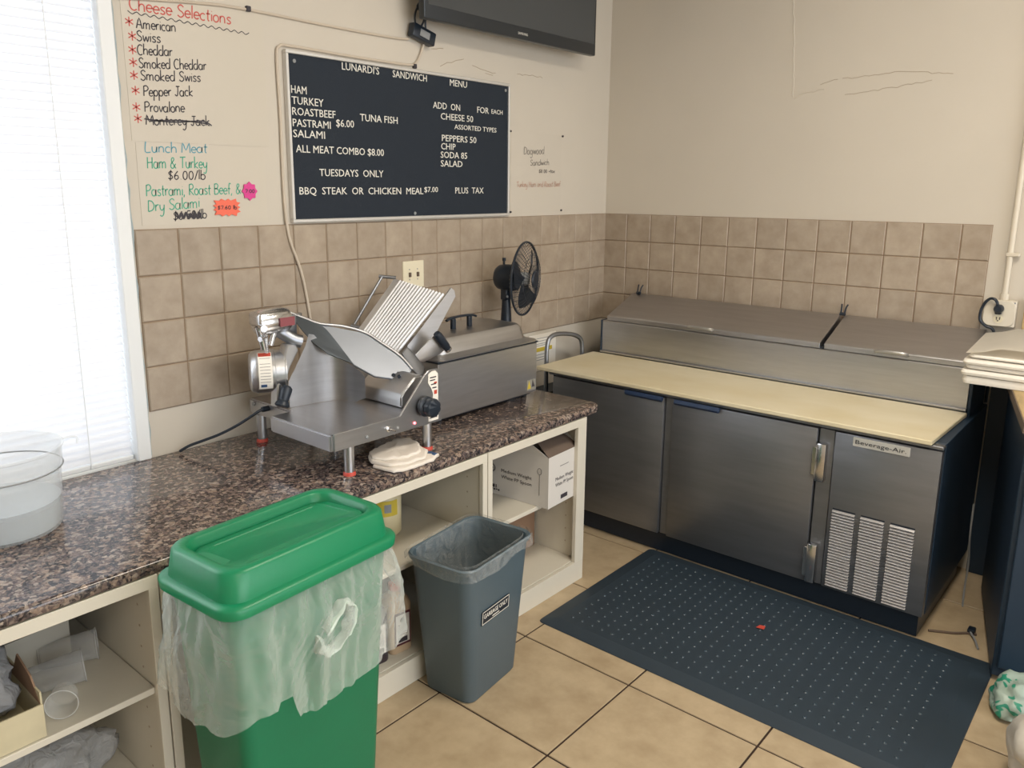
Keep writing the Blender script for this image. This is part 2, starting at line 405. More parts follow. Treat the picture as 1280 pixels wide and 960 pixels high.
# floor tiles
PF = .46751; FX, FY = -1.7797, -.8705
bm = B(); g = .0037
a = [(-PF/2+g, -PF/2+g), (PF/2-g, -PF/2+g), (PF/2-g, PF/2-g), (-PF/2+g, PF/2-g)]
loft(bm, [[Vector((p[0], p[1], -.006)) for p in a], [Vector((p[0], p[1], -.0015)) for p in a], [Vector((p[0]*.993, p[1]*.993, 0)) for p in a]], False, True)
bmesh.ops.recalc_face_normals(bm, faces=bm.faces)
ft = bpy.data.meshes.new('floor_tile'); bm.to_mesh(ft); bm.free(); ft.materials.append(MT['floor_tile'])
for i in range(-9, 4):
    for j in range(-2, 11):
        cx = FX+(i+.5)*PF; cy = FY-(j-.5)*PF
        if cx > PF*.4 or cy > PF*.4 or cx < -6 or cy < -6: continue
        o = bpy.data.objects.new('tile', ft); C.objects.link(o); o.parent = floor; o.location = (cx, cy, 0); o.rotation_euler = (0, 0, random.choice((0, PI/2, PI, -PI/2)))
# scuffs and cracks in the plaster: thin raised repair lines
def crackline(parent, plane, pts, r, m='scuff'):
    bm = B()
    for P_ in pts:
        q = []
        for a_, b_ in zip(P_, P_[1:]):
            n = max(2, int(math.dist(a_, b_)/.02))
            for i in range(n): t = i/n; q.append((a_[0]+(b_[0]-a_[0])*t+random.uniform(-.004, .004), a_[1]+(b_[1]-a_[1])*t+random.uniform(-.004, .004)))
        q.append(P_[-1])
        tube(bm, [((x, -.0005, z) if plane == 'y' else (-.0005, x, z)) for x, z in q], r, 4, 1)
    return obj('plaster_crack', bm, m, parent)
crackline(wall_l, 'y', [[(-1.35, 2.225), (-1.28, 2.25), (-1.2, 2.272)], [(-1.14, 2.25), (-1.05, 2.235), (-.98, 2.235)], [(-.82, 2.245), (-.7, 2.255), (-.62, 2.25)], [(-1.4, 2.29), (-1.33, 2.3)], [(-1.05, 2.225), (-1.0, 2.222)]], .0014)
crackline(wall_r, 'x', [[(-1.28, 2.205), (-1.42, 2.212), (-1.55, 2.218), (-1.62, 2.205), (-1.74, 2.19)], [(-1.18, 2.19), (-1.26, 2.205)], [(-1.3, 2.135), (-1.5, 2.15), (-1.66, 2.17)]], .0013)
crackline(wall_r, 'x', [[(-1.02, 2.62), (-1.045, 2.3), (-1.055, 2.14)], [(-1.06, 2.13), (-1.1, 2.15), (-1.2, 2.165)]], .0022, 'wall')

# blinds ------------------------------------------------------------
bl = thing('window_blind', 'white horizontal slat blind glowing with daylight over the worktop', 'blind', (-3.78, .012, .80))
bm = B(); sw = .0125
L0 = []
for xx in (-4.70, -2.826):
    L0.append([Vector((xx, y, z)) for y, z in ((-.0075, -.0105), (-.0015, -.0035), (.0025, .0035), (.0075, .0105))])
loft(bm, L0, False, False, closed=False)
sl = bpy.data.meshes.new('slat'); bm.to_mesh(sl); bm.free(); sl.materials.append(MT['slat'])
nsl = 78
for i in range(nsl):
    o = bpy.data.objects.new('slat', sl); C.objects.link(o); o.parent = bl
    o.location = (3.78, .012, .018+i*.0252); o.rotation_euler = (R(random.uniform(-1.5, 1.5)), 0, 0)
obj('bottom_rail', box(B(), -4.70, -2.826, .012, .036, .786, .803, .003), 'trim', bl)
obj('head_rail', box(B(), -4.72, -2.824, .01, .045, 2.76, 2.79, .003), 'trim', bl)
for xx in (-2.968, -3.7, -4.5):
    obj('ladder_cord', cyl(B(), (xx, .008, .79), (xx, .008, 2.77), .0016, n=6), 'trim', bl)

# ------------------------------------------------------------------ worktop and cabinets
WT = .782
def worktop():
    bm = B(); pts = []
    x1, yf = -1.125, -.766
    r = .06
    pts += [(x1, -.006), (-4.9, -.006), (-4.9, yf)]
    for i in range(7):
        a = R(-90+90*i/6); pts.append((x1-r+r*math.cos(a), yf+r+r*math.sin(a)))
    q = bmesh.new()
    prof = ((0, -.034), (.006, -.033), (.010, -.028), (.010, -.008), (.006, -.002), (0, 0))
    def off(d): # only the front and the right end are rounded
        out = []
        for i, (x, y) in enumerate(pts):
            if i < 2: out.append((x+(d if i == 0 else 0), y))
            elif i == 2: out.append((x, y-d))
            else:
                a = R(-90+90*(i-3)/6); out.append((x+d*math.cos(a), y+d*math.sin(a)))
        return out
    loft(q, [[Vector((x, y, WT+dz)) for x, y in off(d-.010)] for d, dz in prof])
    merge(bm, q)
    return bm
wt = obj('worktop', worktop(), 'granite', smooth=True, angle=50)
setp(wt, 'speckled brown granite worktop running under the window and along the menu wall', 'worktop')

FYC = -.748   # face of the cabinets
def cabinet(xa, xb, label, shelf=True, holes=True, shelfx=None, shelfz=.43, ends=(0, 0), sy=-.72):
    """white open-fronted unit between xa and xb"""
    c = thing('base_cabinet', label, 'cabinet', ((xa+xb)/2, -.38, 0), 0)
    tp = WT-.036
    obj('back_panel', box(B(), xa, xb, -.025, -.012, .06, tp), 'white_paint', c)
    for s in (0, 1):
        x = xa+.001 if s == 0 else xb-.021
        sp = obj('side_panel', box(B(), x, x+.02, -.745, -.026, 0, tp, .001), 'white_paint', c)
        if holes:
            hb = B()
            for yy in (-.68, -.10):
                for k in range(9):
                    z = .16+k*.06; xx = x+.0202 if s == 0 else x-.0002
                    cyl(hb, (xx, yy, z), (xx+(.001 if s == 0 else -.001), yy, z), .0035, n=8)
            obj('shelf_pin_holes', hb, 'scuff', sp)
    obj('bottom_shelf', box(B(), xa+.022, xb-.022, -.744, -.026, .075, .095, .001), 'white_paint', c)
    obj('top_rail', box(B(), xa+.001, xb-.001, -.766+.002, -.746, tp-.034, tp, .001), 'white_paint', c)
    obj('kick_rail', box(B(), xa+.001, xb-.001, -.764, -.746, 0, .093, .001), 'white_paint', c)
    wl = .052 if ends[0] else .026; wr = .062 if ends[1] else .026
    obj('stile', box(B(), xa+.001, xa+wl, -.764, -.746, .093, tp-.034, .001), 'white_paint', c)
    obj('stile', box(B(), xb-wr, xb-.001, -.764, -.746, .093, tp-.034, .001), 'white_paint', c)
    if shelf:
        sx0, sx1 = shelfx or (xa+.023, xb-.023)
        obj('shelf', box(B(), sx0, sx1, sy, -.027, shelfz-.018, shelfz, .0015), 'white_paint', c)
    return c
cabinet(-3.86, -3.128, 'white open cabinet at far left, plastic cups scattered on its shelf', ends=(0, 0), shelfz=.428, sy=-.742)
cabinet(-3.126, -2.512, 'white open cabinet hidden behind the green bin', shelfz=.43)
cabinet(-2.510, -1.882, 'white open cabinet behind the grey waste bin with jugs at its foot', shelfz=.43)
cabinet(-1.880, -1.245, 'white open cabinet at the right end holding a white spoon carton', shelfz=.40, ends=(0, 1), sy=-.70)

# ------------------------------------------------------------------ prep fridge
fr = thing('prep_fridge', 'long stainless sandwich prep fridge with two doors against the right wall', 'fridge', (-.42, -1.13, 0))
YL, YR, XF = -.23, -2.035, -.80
bm = B(); box(bm, -.78, -.03, YR, YL, .105, .79, .002)
obj('body', bm, 'navy', fr)
obj('plinth', box(B(), -.782, -.10, YR+.02, YL-.02, .006, .105), 'black', fr)
for x in (-.66, -.14):
    for y in (YR+.1, YL-.1): obj('foot', cyl(B(), (x, y, 0), (x, y, .03), .022), 'black', fr)
obj('front_rail', box(B(), -.818, -.78, YR, YL, .774, .788, .003), 'door_steel', fr)
def door(y0, y1, z0=.108, z1=.770):
    return obj('door', box(B(), -.825, -.785, y1, y0, z0, z1, .004, 2), 'door_steel', fr, smooth=True)
d1 = door(-.262, -.895); d2 = door(-.94, -1.587)
def doorhandle(d, ya, yb, z):
    bm = B(); q = [(-.826, z), (-.846, z+.004), (-.85, z-.012), (-.842, z-.022), (-.826, z-.012)]
    loft(bm, [[Vector((x, ya, zz)) for x, zz in q], [Vector((x, yb, zz)) for x, zz in q]])
    setp(obj('handle', bm, mat('dark_blue_plastic', hx('1d3150'), .35), d), 'dark blue plastic pull at the top edge')
doorhandle(d1, -.70, -.893, .775); doorhandle(d2, -.958, -1.17, .775)
# compressor panel
cp = obj('compressor_panel', box(B(), -.822, -.785, YR+.002, -1.655, .108, .770, .004, 2), 'door_steel', fr, smooth=True)
obj('post', box(B(), -.812, -.785, -1.652, -1.592, .108, .770, .002), 'door_steel', fr)
obj('post', box(B(), -.808, -.785, -.938, -.897, .108, .770, .002), 'door_steel', fr)
for z0, z1 in ((.555, .715), (.115, .285)):
    bm = B(); box(bm, -.846, -.812, -1.632, -1.592, z0, z1, .007, 2); box(bm, -.836, -.826, -1.60, -1.575, z0+.02, z1-.02, .003)
    setp(obj('hinge', bm, 'chrome', fr, smooth=True), 'chrome door hinge')
# louvres: three columns, each louvre a piece
for yc in (-1.716, -1.824, -1.932): obj('louvre_backing', box(B(), -.8228, -.819, yc-.0435, yc+.0435, .118, .455), 'black', cp)
bm = B(); q = [(-.8228, .0), (-.832, -.0045), (-.8325, -.006), (-.8228, -.0062)]
loft(bm, [[Vector((x, .043, z)) for x, z in q], [Vector((x, -.043, z)) for x, z in q]]); bmesh.ops.recalc_face_normals(bm, faces=bm.faces)
lv = bpy.data.meshes.new('louvre'); bm.to_mesh(lv); bm.free(); lv.materials.append(MT['louvre'])
for yc in (-1.716, -1.824, -1.932):
    for k in range(27):
        o = bpy.data.objects.new('louvre', lv); C.objects.link(o); o.parent = cp
        o.location = Vector((0, yc, .448-k*.01225)) - Vector(WM[cp].translation)
# badge
bdg = obj('brand_plate', box(B(), -.828, -.8215, -1.928, -1.724, .728, .764, .0015), mat('badge_plate', hx('c4c4c0'), .35, .3), cp)
bm = textmesh('Beverage-Air.', 0, .182, .017); bmesh.ops.transform(bm, matrix=Matrix.Translation((-.8285, -1.734, .739)) @ Matrix.Rotation(-PI/2, 4, 'Z'), verts=bm.verts)
obj('lettering', bm, 'black', cp)
# raised pan housing and lids
bm = B(); box(bm, -.305, -.025, -2.006, -.205, .79, .988, .004)
obj('pan_housing', bm, 'steel', fr)
obj('housing_end', box(B(), -.307, -.025, -.205, -.196, .79, .99, .002), 'navy', fr)
obj('housing_end', box(B(), -.307, -.025, -2.018, -2.006, .76, .99, .002), 'navy', fr)
setp(obj('splash_strip', box(B(), -.325, -.305, -2.006, -.205, .812, .822, .002), 'steel', fr), 'pale metal strip behind the cutting board')
def lid(y0, y1, hy):
    bm = B()
    q = [(-.30, .990), (-.30, 1.014), (-.292, 1.019), (-.042, 1.118), (-.03, 1.112), (-.03, .990)]
    loft(bm, [[Vector((x, y0, z)) for x, z in q], [Vector((x, y1, z)) for x, z in q]])
    bmesh.ops.recalc_face_normals(bm, faces=bm.faces)
    bmesh.ops.bevel(bm, geom=bm.edges[:], offset=.002, segments=1, affect='EDGES')
    l = obj('lid', bm, 'steel_h', fr)
    bm = B(); tube(bm, [(-.300, hy-.062, 1.010), (-.318, hy-.056, 1.016), (-.324, hy, 1.018), (-.318, hy+.056, 1.016), (-.300, hy+.062, 1.010)], .0085, 8, 5)
    setp(obj('handle', bm, 'alu', l, smooth=True), 'chrome pull handle on the lid front')
    return l
l1 = lid(-.232, -1.388, -.795); l2 = lid(-1.408, -1.996, -1.695)
for y in (-.275, -1.398):
    bm = B(); cyl(bm, (-.05, y-.012, 1.122), (-.05, y+.012, 1.122), .008, n=10)
    for s in (-1, 1): tube(bm, [(-.05, y+s*.008, 1.12), (-.04, y+s*.010, 1.15), (-.028, y+s*.014, 1.165)], .004, 6, 3)
    setp(obj('hinge', bm, 'black', fr, smooth=True), 'dark wire lid hinge')
setp(obj('lid_gap_rail', box(B(), -.298, -.04, -1.4055, -1.3905, .99, 1.0), 'black', fr))
# cutting board lies on top
bm = B(); slab(bm, [(-.838, -1.998, .8095), (-.327, -2.012, .8095), (-.327, -.165, .8095), (-.838, -.165, .8095)], .019, .003, nrm=(0, 0, 1))
setp(obj('cutting_board', bm, 'cut'), 'long cream cutting board worn and stained, along the front of the prep fridge', 'cutting board')

# ------------------------------------------------------------------ handle tube cart, paper label left of the fridge
ct = thing('utility_cart', 'small dark cart with bent grey tube handle squeezed between worktop and prep fridge', 'cart', (-.65, -.19, 0))
obj('push_handle', tube(B(), [(-.71, -.13, .64), (-.71, -.13, .80), (-.707, -.13, .88), (-.69, -.13, .925), (-.64, -.13, .942), (-.55, -.13, .935), (-.46, -.13, .915), (-.40, -.13, .88), (-.385, -.13, .80), (-.385, -.13, .64)], .012, 10, 6), 'alu_dark', ct, smooth=True)
setp(obj('shelf', box(B(), -1.08, -.37, -.155, -.03, .615, .645, .004), 'navy', ct))
obj('shelf', box(B(), -1.08, -.37, -.155, -.03, .20, .23, .004), 'navy', ct)
for x in (-1.06, -.39):
    for y in (-.142, -.045): obj('leg', cyl(B(), (x, y, .035), (x, y, .63), .011, n=10), 'alu_dark', ct)
for x in (-1.06, -.39):
    for y in (-.142, -.045): obj('wheel', cyl(B(), (x-.01, y, .0225), (x+.01, y, .0225), .0225, n=14), 'black', ct)
nt_ = thing('paper_notice', 'white printed notice with yellow stripe on the wall right of the food warmer', 'notice', (-.60, -.012, .80))
obj('sheet', box(B(), -.70, -.465, -.006, -.001, .72, .925, .0005), 'paper_w', nt_)
obj('yellow_stripe', box(B(), -.66, -.50, -.0068, -.0058, .828, .85), 'yellow', nt_)
bm = B()
for z in (.90, .885, .87, .86, .81, .795, .78): box(bm, -.655, -.53, -.0068, -.0058, z, z+.003)
obj('print_lines', bm, 'grey', nt_)

# ------------------------------------------------------------------ floor mat
fm = thing('rubber_mat', 'large dark blue-black rubber anti-fatigue mat with studs in front of the prep fridge', 'mat', (-1.2, -1.56, 0))
bm = B()
mx0, mx1, my0, my1 = -1.665, -.79, -2.285, -.842
loft(bm, [rrect(mx1-mx0, my1-my0, .02, .001, 3, (mx0+mx1)/2, (my0+my1)/2), rrect(mx1-mx0-.004, my1-my0-.004, .02, .004, 3, (mx0+mx1)/2, (my0+my1)/2), rrect(mx1-mx0-.12, my1-my0-.12, .02, .013, 3, (mx0+mx1)/2, (my0+my1)/2)])
obj('mat_sheet', bm, 'rubber', fm)
bm = B(); nn = 0
y = my1-.10
while y > my0+.09:
    x = mx0+.10
    while x < mx1-.09:
        rr = .0075; base = [Vector((x+rr*math.cos(PI/4*i), y+rr*math.sin(PI/4*i), .0125)) for i in range(8)]
        topc = [Vector((x+rr*.55*math.cos(PI/4*i), y+rr*.55*math.sin(PI/4*i), .0165)) for i in range(8)]
        loft(bm, [base, topc], False, True); x += .0455
    y -= .0465
st = obj('stud', bm, mat('mat_stud_rubber', hx('35434d'), .25), fm, smooth=True, angle=70); st['kind'] = 'stuff'
setp(obj('red_scrap', slab(B(), [(-1.155, -1.53, .0185), (-1.13, -1.535, .0185), (-1.125, -1.556, .0185), (-1.15, -1.56, .0185)], .0015), 'red'), 'tiny red scrap lying on the rubber mat', 'scrap')

# ------------------------------------------------------------------ green bin
gb = thing('slim_bin', 'tall slim green recycling bin with swing lid and clear bag hanging out', 'bin', (-2.905, -.985, 0), R(4))
def lloop(w, d, r, z, n=6): return rrect(w, d, r, z, n)
bm = B(); loft(bm, [lloop(.40, .205, .03, 0), lloop(.405, .21, .03, .01), lloop(.475, .262, .035, .70), lloop(.49, .275, .04, .775)])
obj('bin_body', bm, 'green_body', gb, world=False, smooth=True)
bm = B()
W, D = .525, .305
loft(bm, [lloop(W-.01, D-.01, .05, .768), lloop(W+.012, D+.012, .055, .770), lloop(W+.016, D+.016, .055, .790), lloop(W+.006, D+.006, .05, .797),
          lloop(W-.02, D-.022, .05, .800), lloop(W-.032, D-.036, .055, .862), lloop(W-.044, D-.048, .055, .870), lloop(W-.082, D-.086, .05, .8705), lloop(W-.092, D-.096, .045, .867), lloop(W-.10, D-.104, .045, .838)], False, False)
ld = setp(obj('lid', bm, 'green', gb, world=False, smooth=True, angle=50), 'brighter green lid with a rounded rim')
bm = B(); q = lloop(W-.104, D-.108, .043, 0)
loft(bm, [[Vector((p.x, p.y, .843-.06*(p.y))) for p in q], [Vector((p.x*.97, p.y*.94, .853-.06*(p.y))) for p in q], [Vector((p.x*.86, p.y*.72, .8545-.05*p.y)) for p in q], [Vector((p.x*.85, p.y*.70, .852-.05*p.y)) for p in q]])
setp(obj('swing_flap', bm, 'green', ld, world=False, smooth=True, angle=50))
# hanging clear bag
def drape(bm, W, D, z0, hem, flare, nseg=150, nrow=18, seed=3, wr=.014, rad=.05):
    base = []
    per = rrect(W, D, rad, 0, 8); n0 = len(per)
    # resample perimeter evenly
    cum = [0]
    for i in range(n0): cum.append(cum[-1]+(per[(i+1) % n0]-per[i]).length)
    Ltot = cum[-1]; res = []
    for k in range(nseg):
        s = Ltot*k/nseg; i = max(j for j in range(n0) if cum[j] <= s); t = (s-cum[i])/max(1e-9, cum[i+1]-cum[i]); res.append(per[i].lerp(per[(i+1) % n0], t))
    loops = []
    for r_ in range(nrow+1):
        t = r_/nrow; l = []
        for k, p in enumerate(res):
            pn = Vector((p.x/W, p.y/D, 0)); d = pn.normalized()
            ang = math.atan2(p.y, p.x); hz = hem(ang)
            z = z0+(hz-z0)*t
            f = flare(ang)*(.35*math.sin(min(1, t*1.6)*PI*.5)+.65*t)
            n1 = mnoise.noise(Vector((k*.23 if k < nseg/2 else (nseg-k)*.23, t*1.1, seed)))*wr*2.2*min(1, t*3)*(1-.55*t)
            n2 = (1-abs(mnoise.noise(Vector((math.cos(ang)*7+t*2.2, math.sin(ang)*7+t*1.2, seed+7)))*2.2))*wr*.7*min(1, t*5)
            off = f+n1+n2+.003
            q = p+d*off; l.append(Vector((q.x, q.y, z)))
        loops.append(l)
    loft(bm, loops, False, False); return bm
def hem(a):
    # local frame: +x right, -y front
    d = math.degrees(a)
    key = [(-180, .50), (-160, .50), (-150, .52), (-128, .53), (-124, .455), (-100, .450), (-60, .455), (-32, .475), (-22, .60), (0, .66), (40, .66), (90, .58), (150, .58), (180, .50)]
    for (x0, v0), (x1, v1) in zip(key, key[1:]):
        if x0 <= d <= x1: return v0+(v1-v0)*(d-x0)/(x1-x0)+.003*math.sin(a*17)
    return .52
def flare(a):
    d = math.degrees(a)
    if -30 < d < 20: return .045
    if d < -135 or d > 160: return .045
    return .018
bm = drape(B(), .495, .28, .785, hem, flare)
setp(obj('bag', bm, 'bag', gb, world=False, smooth=True, angle=180), 'milky clear bin bag hanging over the outside')
bm = B()
tissue = [(-.0, -.143, .63), (.035, -.144, .655), (.06, -.145, .68), (.085, -.144, .66), (.085, -.143, .62), (.06, -.142, .585), (.02, -.141, .565), (-.01, -.140, .575), (-.015, -.142, .61)]
tube(bm, tissue, [.021, .017, .022, .018, .024], 12, 5, flat=.3)
for v in bm.verts: v.co += Vector((mnoise.noise(v.co*40), mnoise.noise(v.co*40+Vector((5, 5, 5)))*.3, mnoise.noise(v.co*40+Vector((9, 1, 4)))))*.012
t_ = obj('tissue', bm, mat('white_tissue', hx('c3d2c8'), .9), None, world=False, smooth=True)
t_.matrix_world = WM[gb]
setp(t_, 'crumpled white tissue caught in the bag of the green bin', 'tissue')

# ------------------------------------------------------------------ grey bin
gy = thing('waste_bin', 'grey-blue rectangular waste bin with a clear liner and a garbage sign', 'bin', (-2.106, -.888, 0), R(6.5))
bm = B()
loft(bm, [rrect(.275, .195, .035, 0, 6), rrect(.29, .205, .04, .008, 6), rrect(.37, .255, .045, .478, 6), rrect(.375, .26, .045, .492, 6), rrect(.392, .275, .05, .497, 6), rrect(.396, .279, .05, .509, 6), rrect(.388, .272, .05, .514, 6), rrect(.370, .254, .045, .509, 6), rrect(.365, .25, .045, .478, 6), rrect(.285, .2, .04, .02, 6)], True, True)
obj('bin_body', bm, 'grey_bin', gy, world=False, smooth=True)
bm = B(); drape(bm, .398, .281, .519, lambda a: .482+.007*math.sin(a*5+1)-.012*math.exp(-((a+2.3)/.5)**2), lambda a: .004, 110, 6, 11, .005)
# inside of the liner: sagging film
def inner(bm, W, D, z0, depth, seed):
    nseg = 90; loops = []
    for r_ in range(9):
        t = r_/8; l = []
        sh = (1, 1.0, .97, .92, .86, .78, .66, .45, .1)[r_]; zz = (0, -.02, -.07, -.13, -.19, -.25, -.30, -.33, -.34)[r_]*depth/.34
        for k in range(nseg):
            a = 2*PI*k/nseg; p = rr_dir(W, D, .05, a)
            nz = mnoise.noise(Vector((math.cos(a)*5+t, math.sin(a)*5, seed+t*2)))
            nz2 = mnoise.noise(Vector((math.cos(a)*14, math.sin(a)*14, seed+t*3)))
            s = min(.965-.08*t, sh*(1+.10*nz*min(1, t*4)+.05*nz2*min(1, t*3)))
            l.append(Vector((p[0]*s, p[1]*s, z0+zz+.02*nz*min(1, t*3))))
        loops.append(l)
    loft(bm, loops, False, True)
def rr_dir(W, D, r, a):
    c, s = math.cos(a), math.sin(a); t = 1/((abs(c)/(W/2))**6+(abs(s)/(D/2))**6)**(1/6); return (c*t, s*t)
inner(bm, .372, .256, .517, .36, 4)
setp(obj('liner', bm, 'liner', gy, world=False, smooth=True, angle=180), 'thin clear liner folded over the rim')
# garbage sign on the front face (front is -y locally, tilted with the taper)
def yface(z): return -(.195/2+.005+(.2575-.205)/2*(z-.008)/.470)-.0015
sx0, sx1, sz0, sz1 = -.105, .055, .285, .335
def onface(bm_): # bend the flat XZ shape on the sloping face
    for v in bm_.verts: v.co.y += yface(v.co.z)
    return bm_
bm = B(); box(bm, sx0, sx1, -.0018, .0, sz0, sz1); sg = obj('sign', onface(bm), 'black', gy, world=False)
bm = B()
for a in ((sx0+.002, sx1-.002, sz1-.004, sz1-.002), (sx0+.002, sx1-.002, sz0+.002, sz0+.004), (sx0+.002, sx0+.004, sz0+.002, sz1-.002), (sx1-.004, sx1-.002, sz0+.002, sz1-.002)): box(bm, a[0], a[1], -.0026, -.0016, a[2], a[3])
t = textmesh('GARBAGE ONLY', sx0+.011, sx1-.011, .017, extr=.0006); bmesh.ops.translate(t, vec=(0, -.0019, sz0+.021), verts=t.verts); merge(bm, t)
box(bm, -.045, -.005, -.0025, -.0017, sz0+.010, sz0+.013)
obj('sign_lettering', onface(bm), 'letters', sg, world=False)

# ------------------------------------------------------------------ menu board
mb = thing('menu_board', 'dark blue letter board with white sandwich menu in a thin metal frame', 'menu board', (-1.53, -.012, 1.565))
bx0, bx1, bz0, bz1 = -2.165, -.895, 1.566, 2.192
obj('felt_panel', box(B(), bx0+.012, bx1-.012, -.016, -.002, bz0+.012, bz1-.012), 'board', mb)
for a in ((bx0, bx1, bz0, bz0+.013), (bx0, bx1, bz1-.013, bz1), (bx0, bx0+.012, bz0+.013, bz1-.013), (bx1-.012, bx1, bz0+.013, bz1-.013)):
    obj('frame_rail', box(B(), a[0], a[1], -.024, -.001, a[2], a[3], .002), 'board_frame', mb)
for x, z in ((-2.125, 2.155), (-.925, 2.16), (-1.53, 1.59)):
    obj('screw', cyl(B(), (x, -.016, z), (x, -.0185, z), .007, n=12), 'grey', mb)
BOARD=[("LUNARDI'S",-1.906,-1.717,2.149),('SANDWICH',-1.644,-1.449,2.148),('MENU',-1.307,-1.196,2.146),('HAM',-2.144,-2.076,2.041),('TURKEY',-2.144,-2.0,2.002),('ROASTBEEF',-2.144,-1.945,1.963),('PASTRAMI',-2.144,-1.97,1.922),('$6.00',-1.943,-1.855,1.933),('SALAMI',-2.144,-1.999,1.883),('TUNA FISH',-1.823,-1.622,1.962),('ALL MEAT COMBO $8.00',-2.135,-1.702,1.828),('TUESDAYS  ONLY',-2.032,-1.707,1.742),('BBQ  STEAK  OR  CHICKEN  MEAL',-2.128,-1.479,1.672),('$7.00',-1.472,-1.388,1.681),('PLUS  TAX',-1.276,-1.082,1.675),('ADD  ON',-1.413,-1.242,2.042),('FOR',-1.127,-1.046,2.043),('EACH',-1.027,-0.947,2.046),('CHEESE 50',-1.366,-1.155,1.998),('ASSORTED TYPES',-1.279,-0.991,1.961),('PEPPERS 50',-1.36,-1.133,1.905),('CHIP',-1.365,-1.273,1.869),('SODA 85',-1.368,-1.196,1.832),('SALAD',-1.368,-1.228,1.794)]
for s, x0, x1, z in BOARD:
    h = {'EACH': .021, 'ASSORTED TYPES': .022, '$7.00': .024, "LUNARDI'S": .029}.get(s, .029)
    bm = textmesh(s, x0, x1, h, extr=.0012); bmesh.ops.translate(bm, vec=(0, -.0165, z), verts=bm.verts)
    obj('lettering', bm, 'letters', mb)

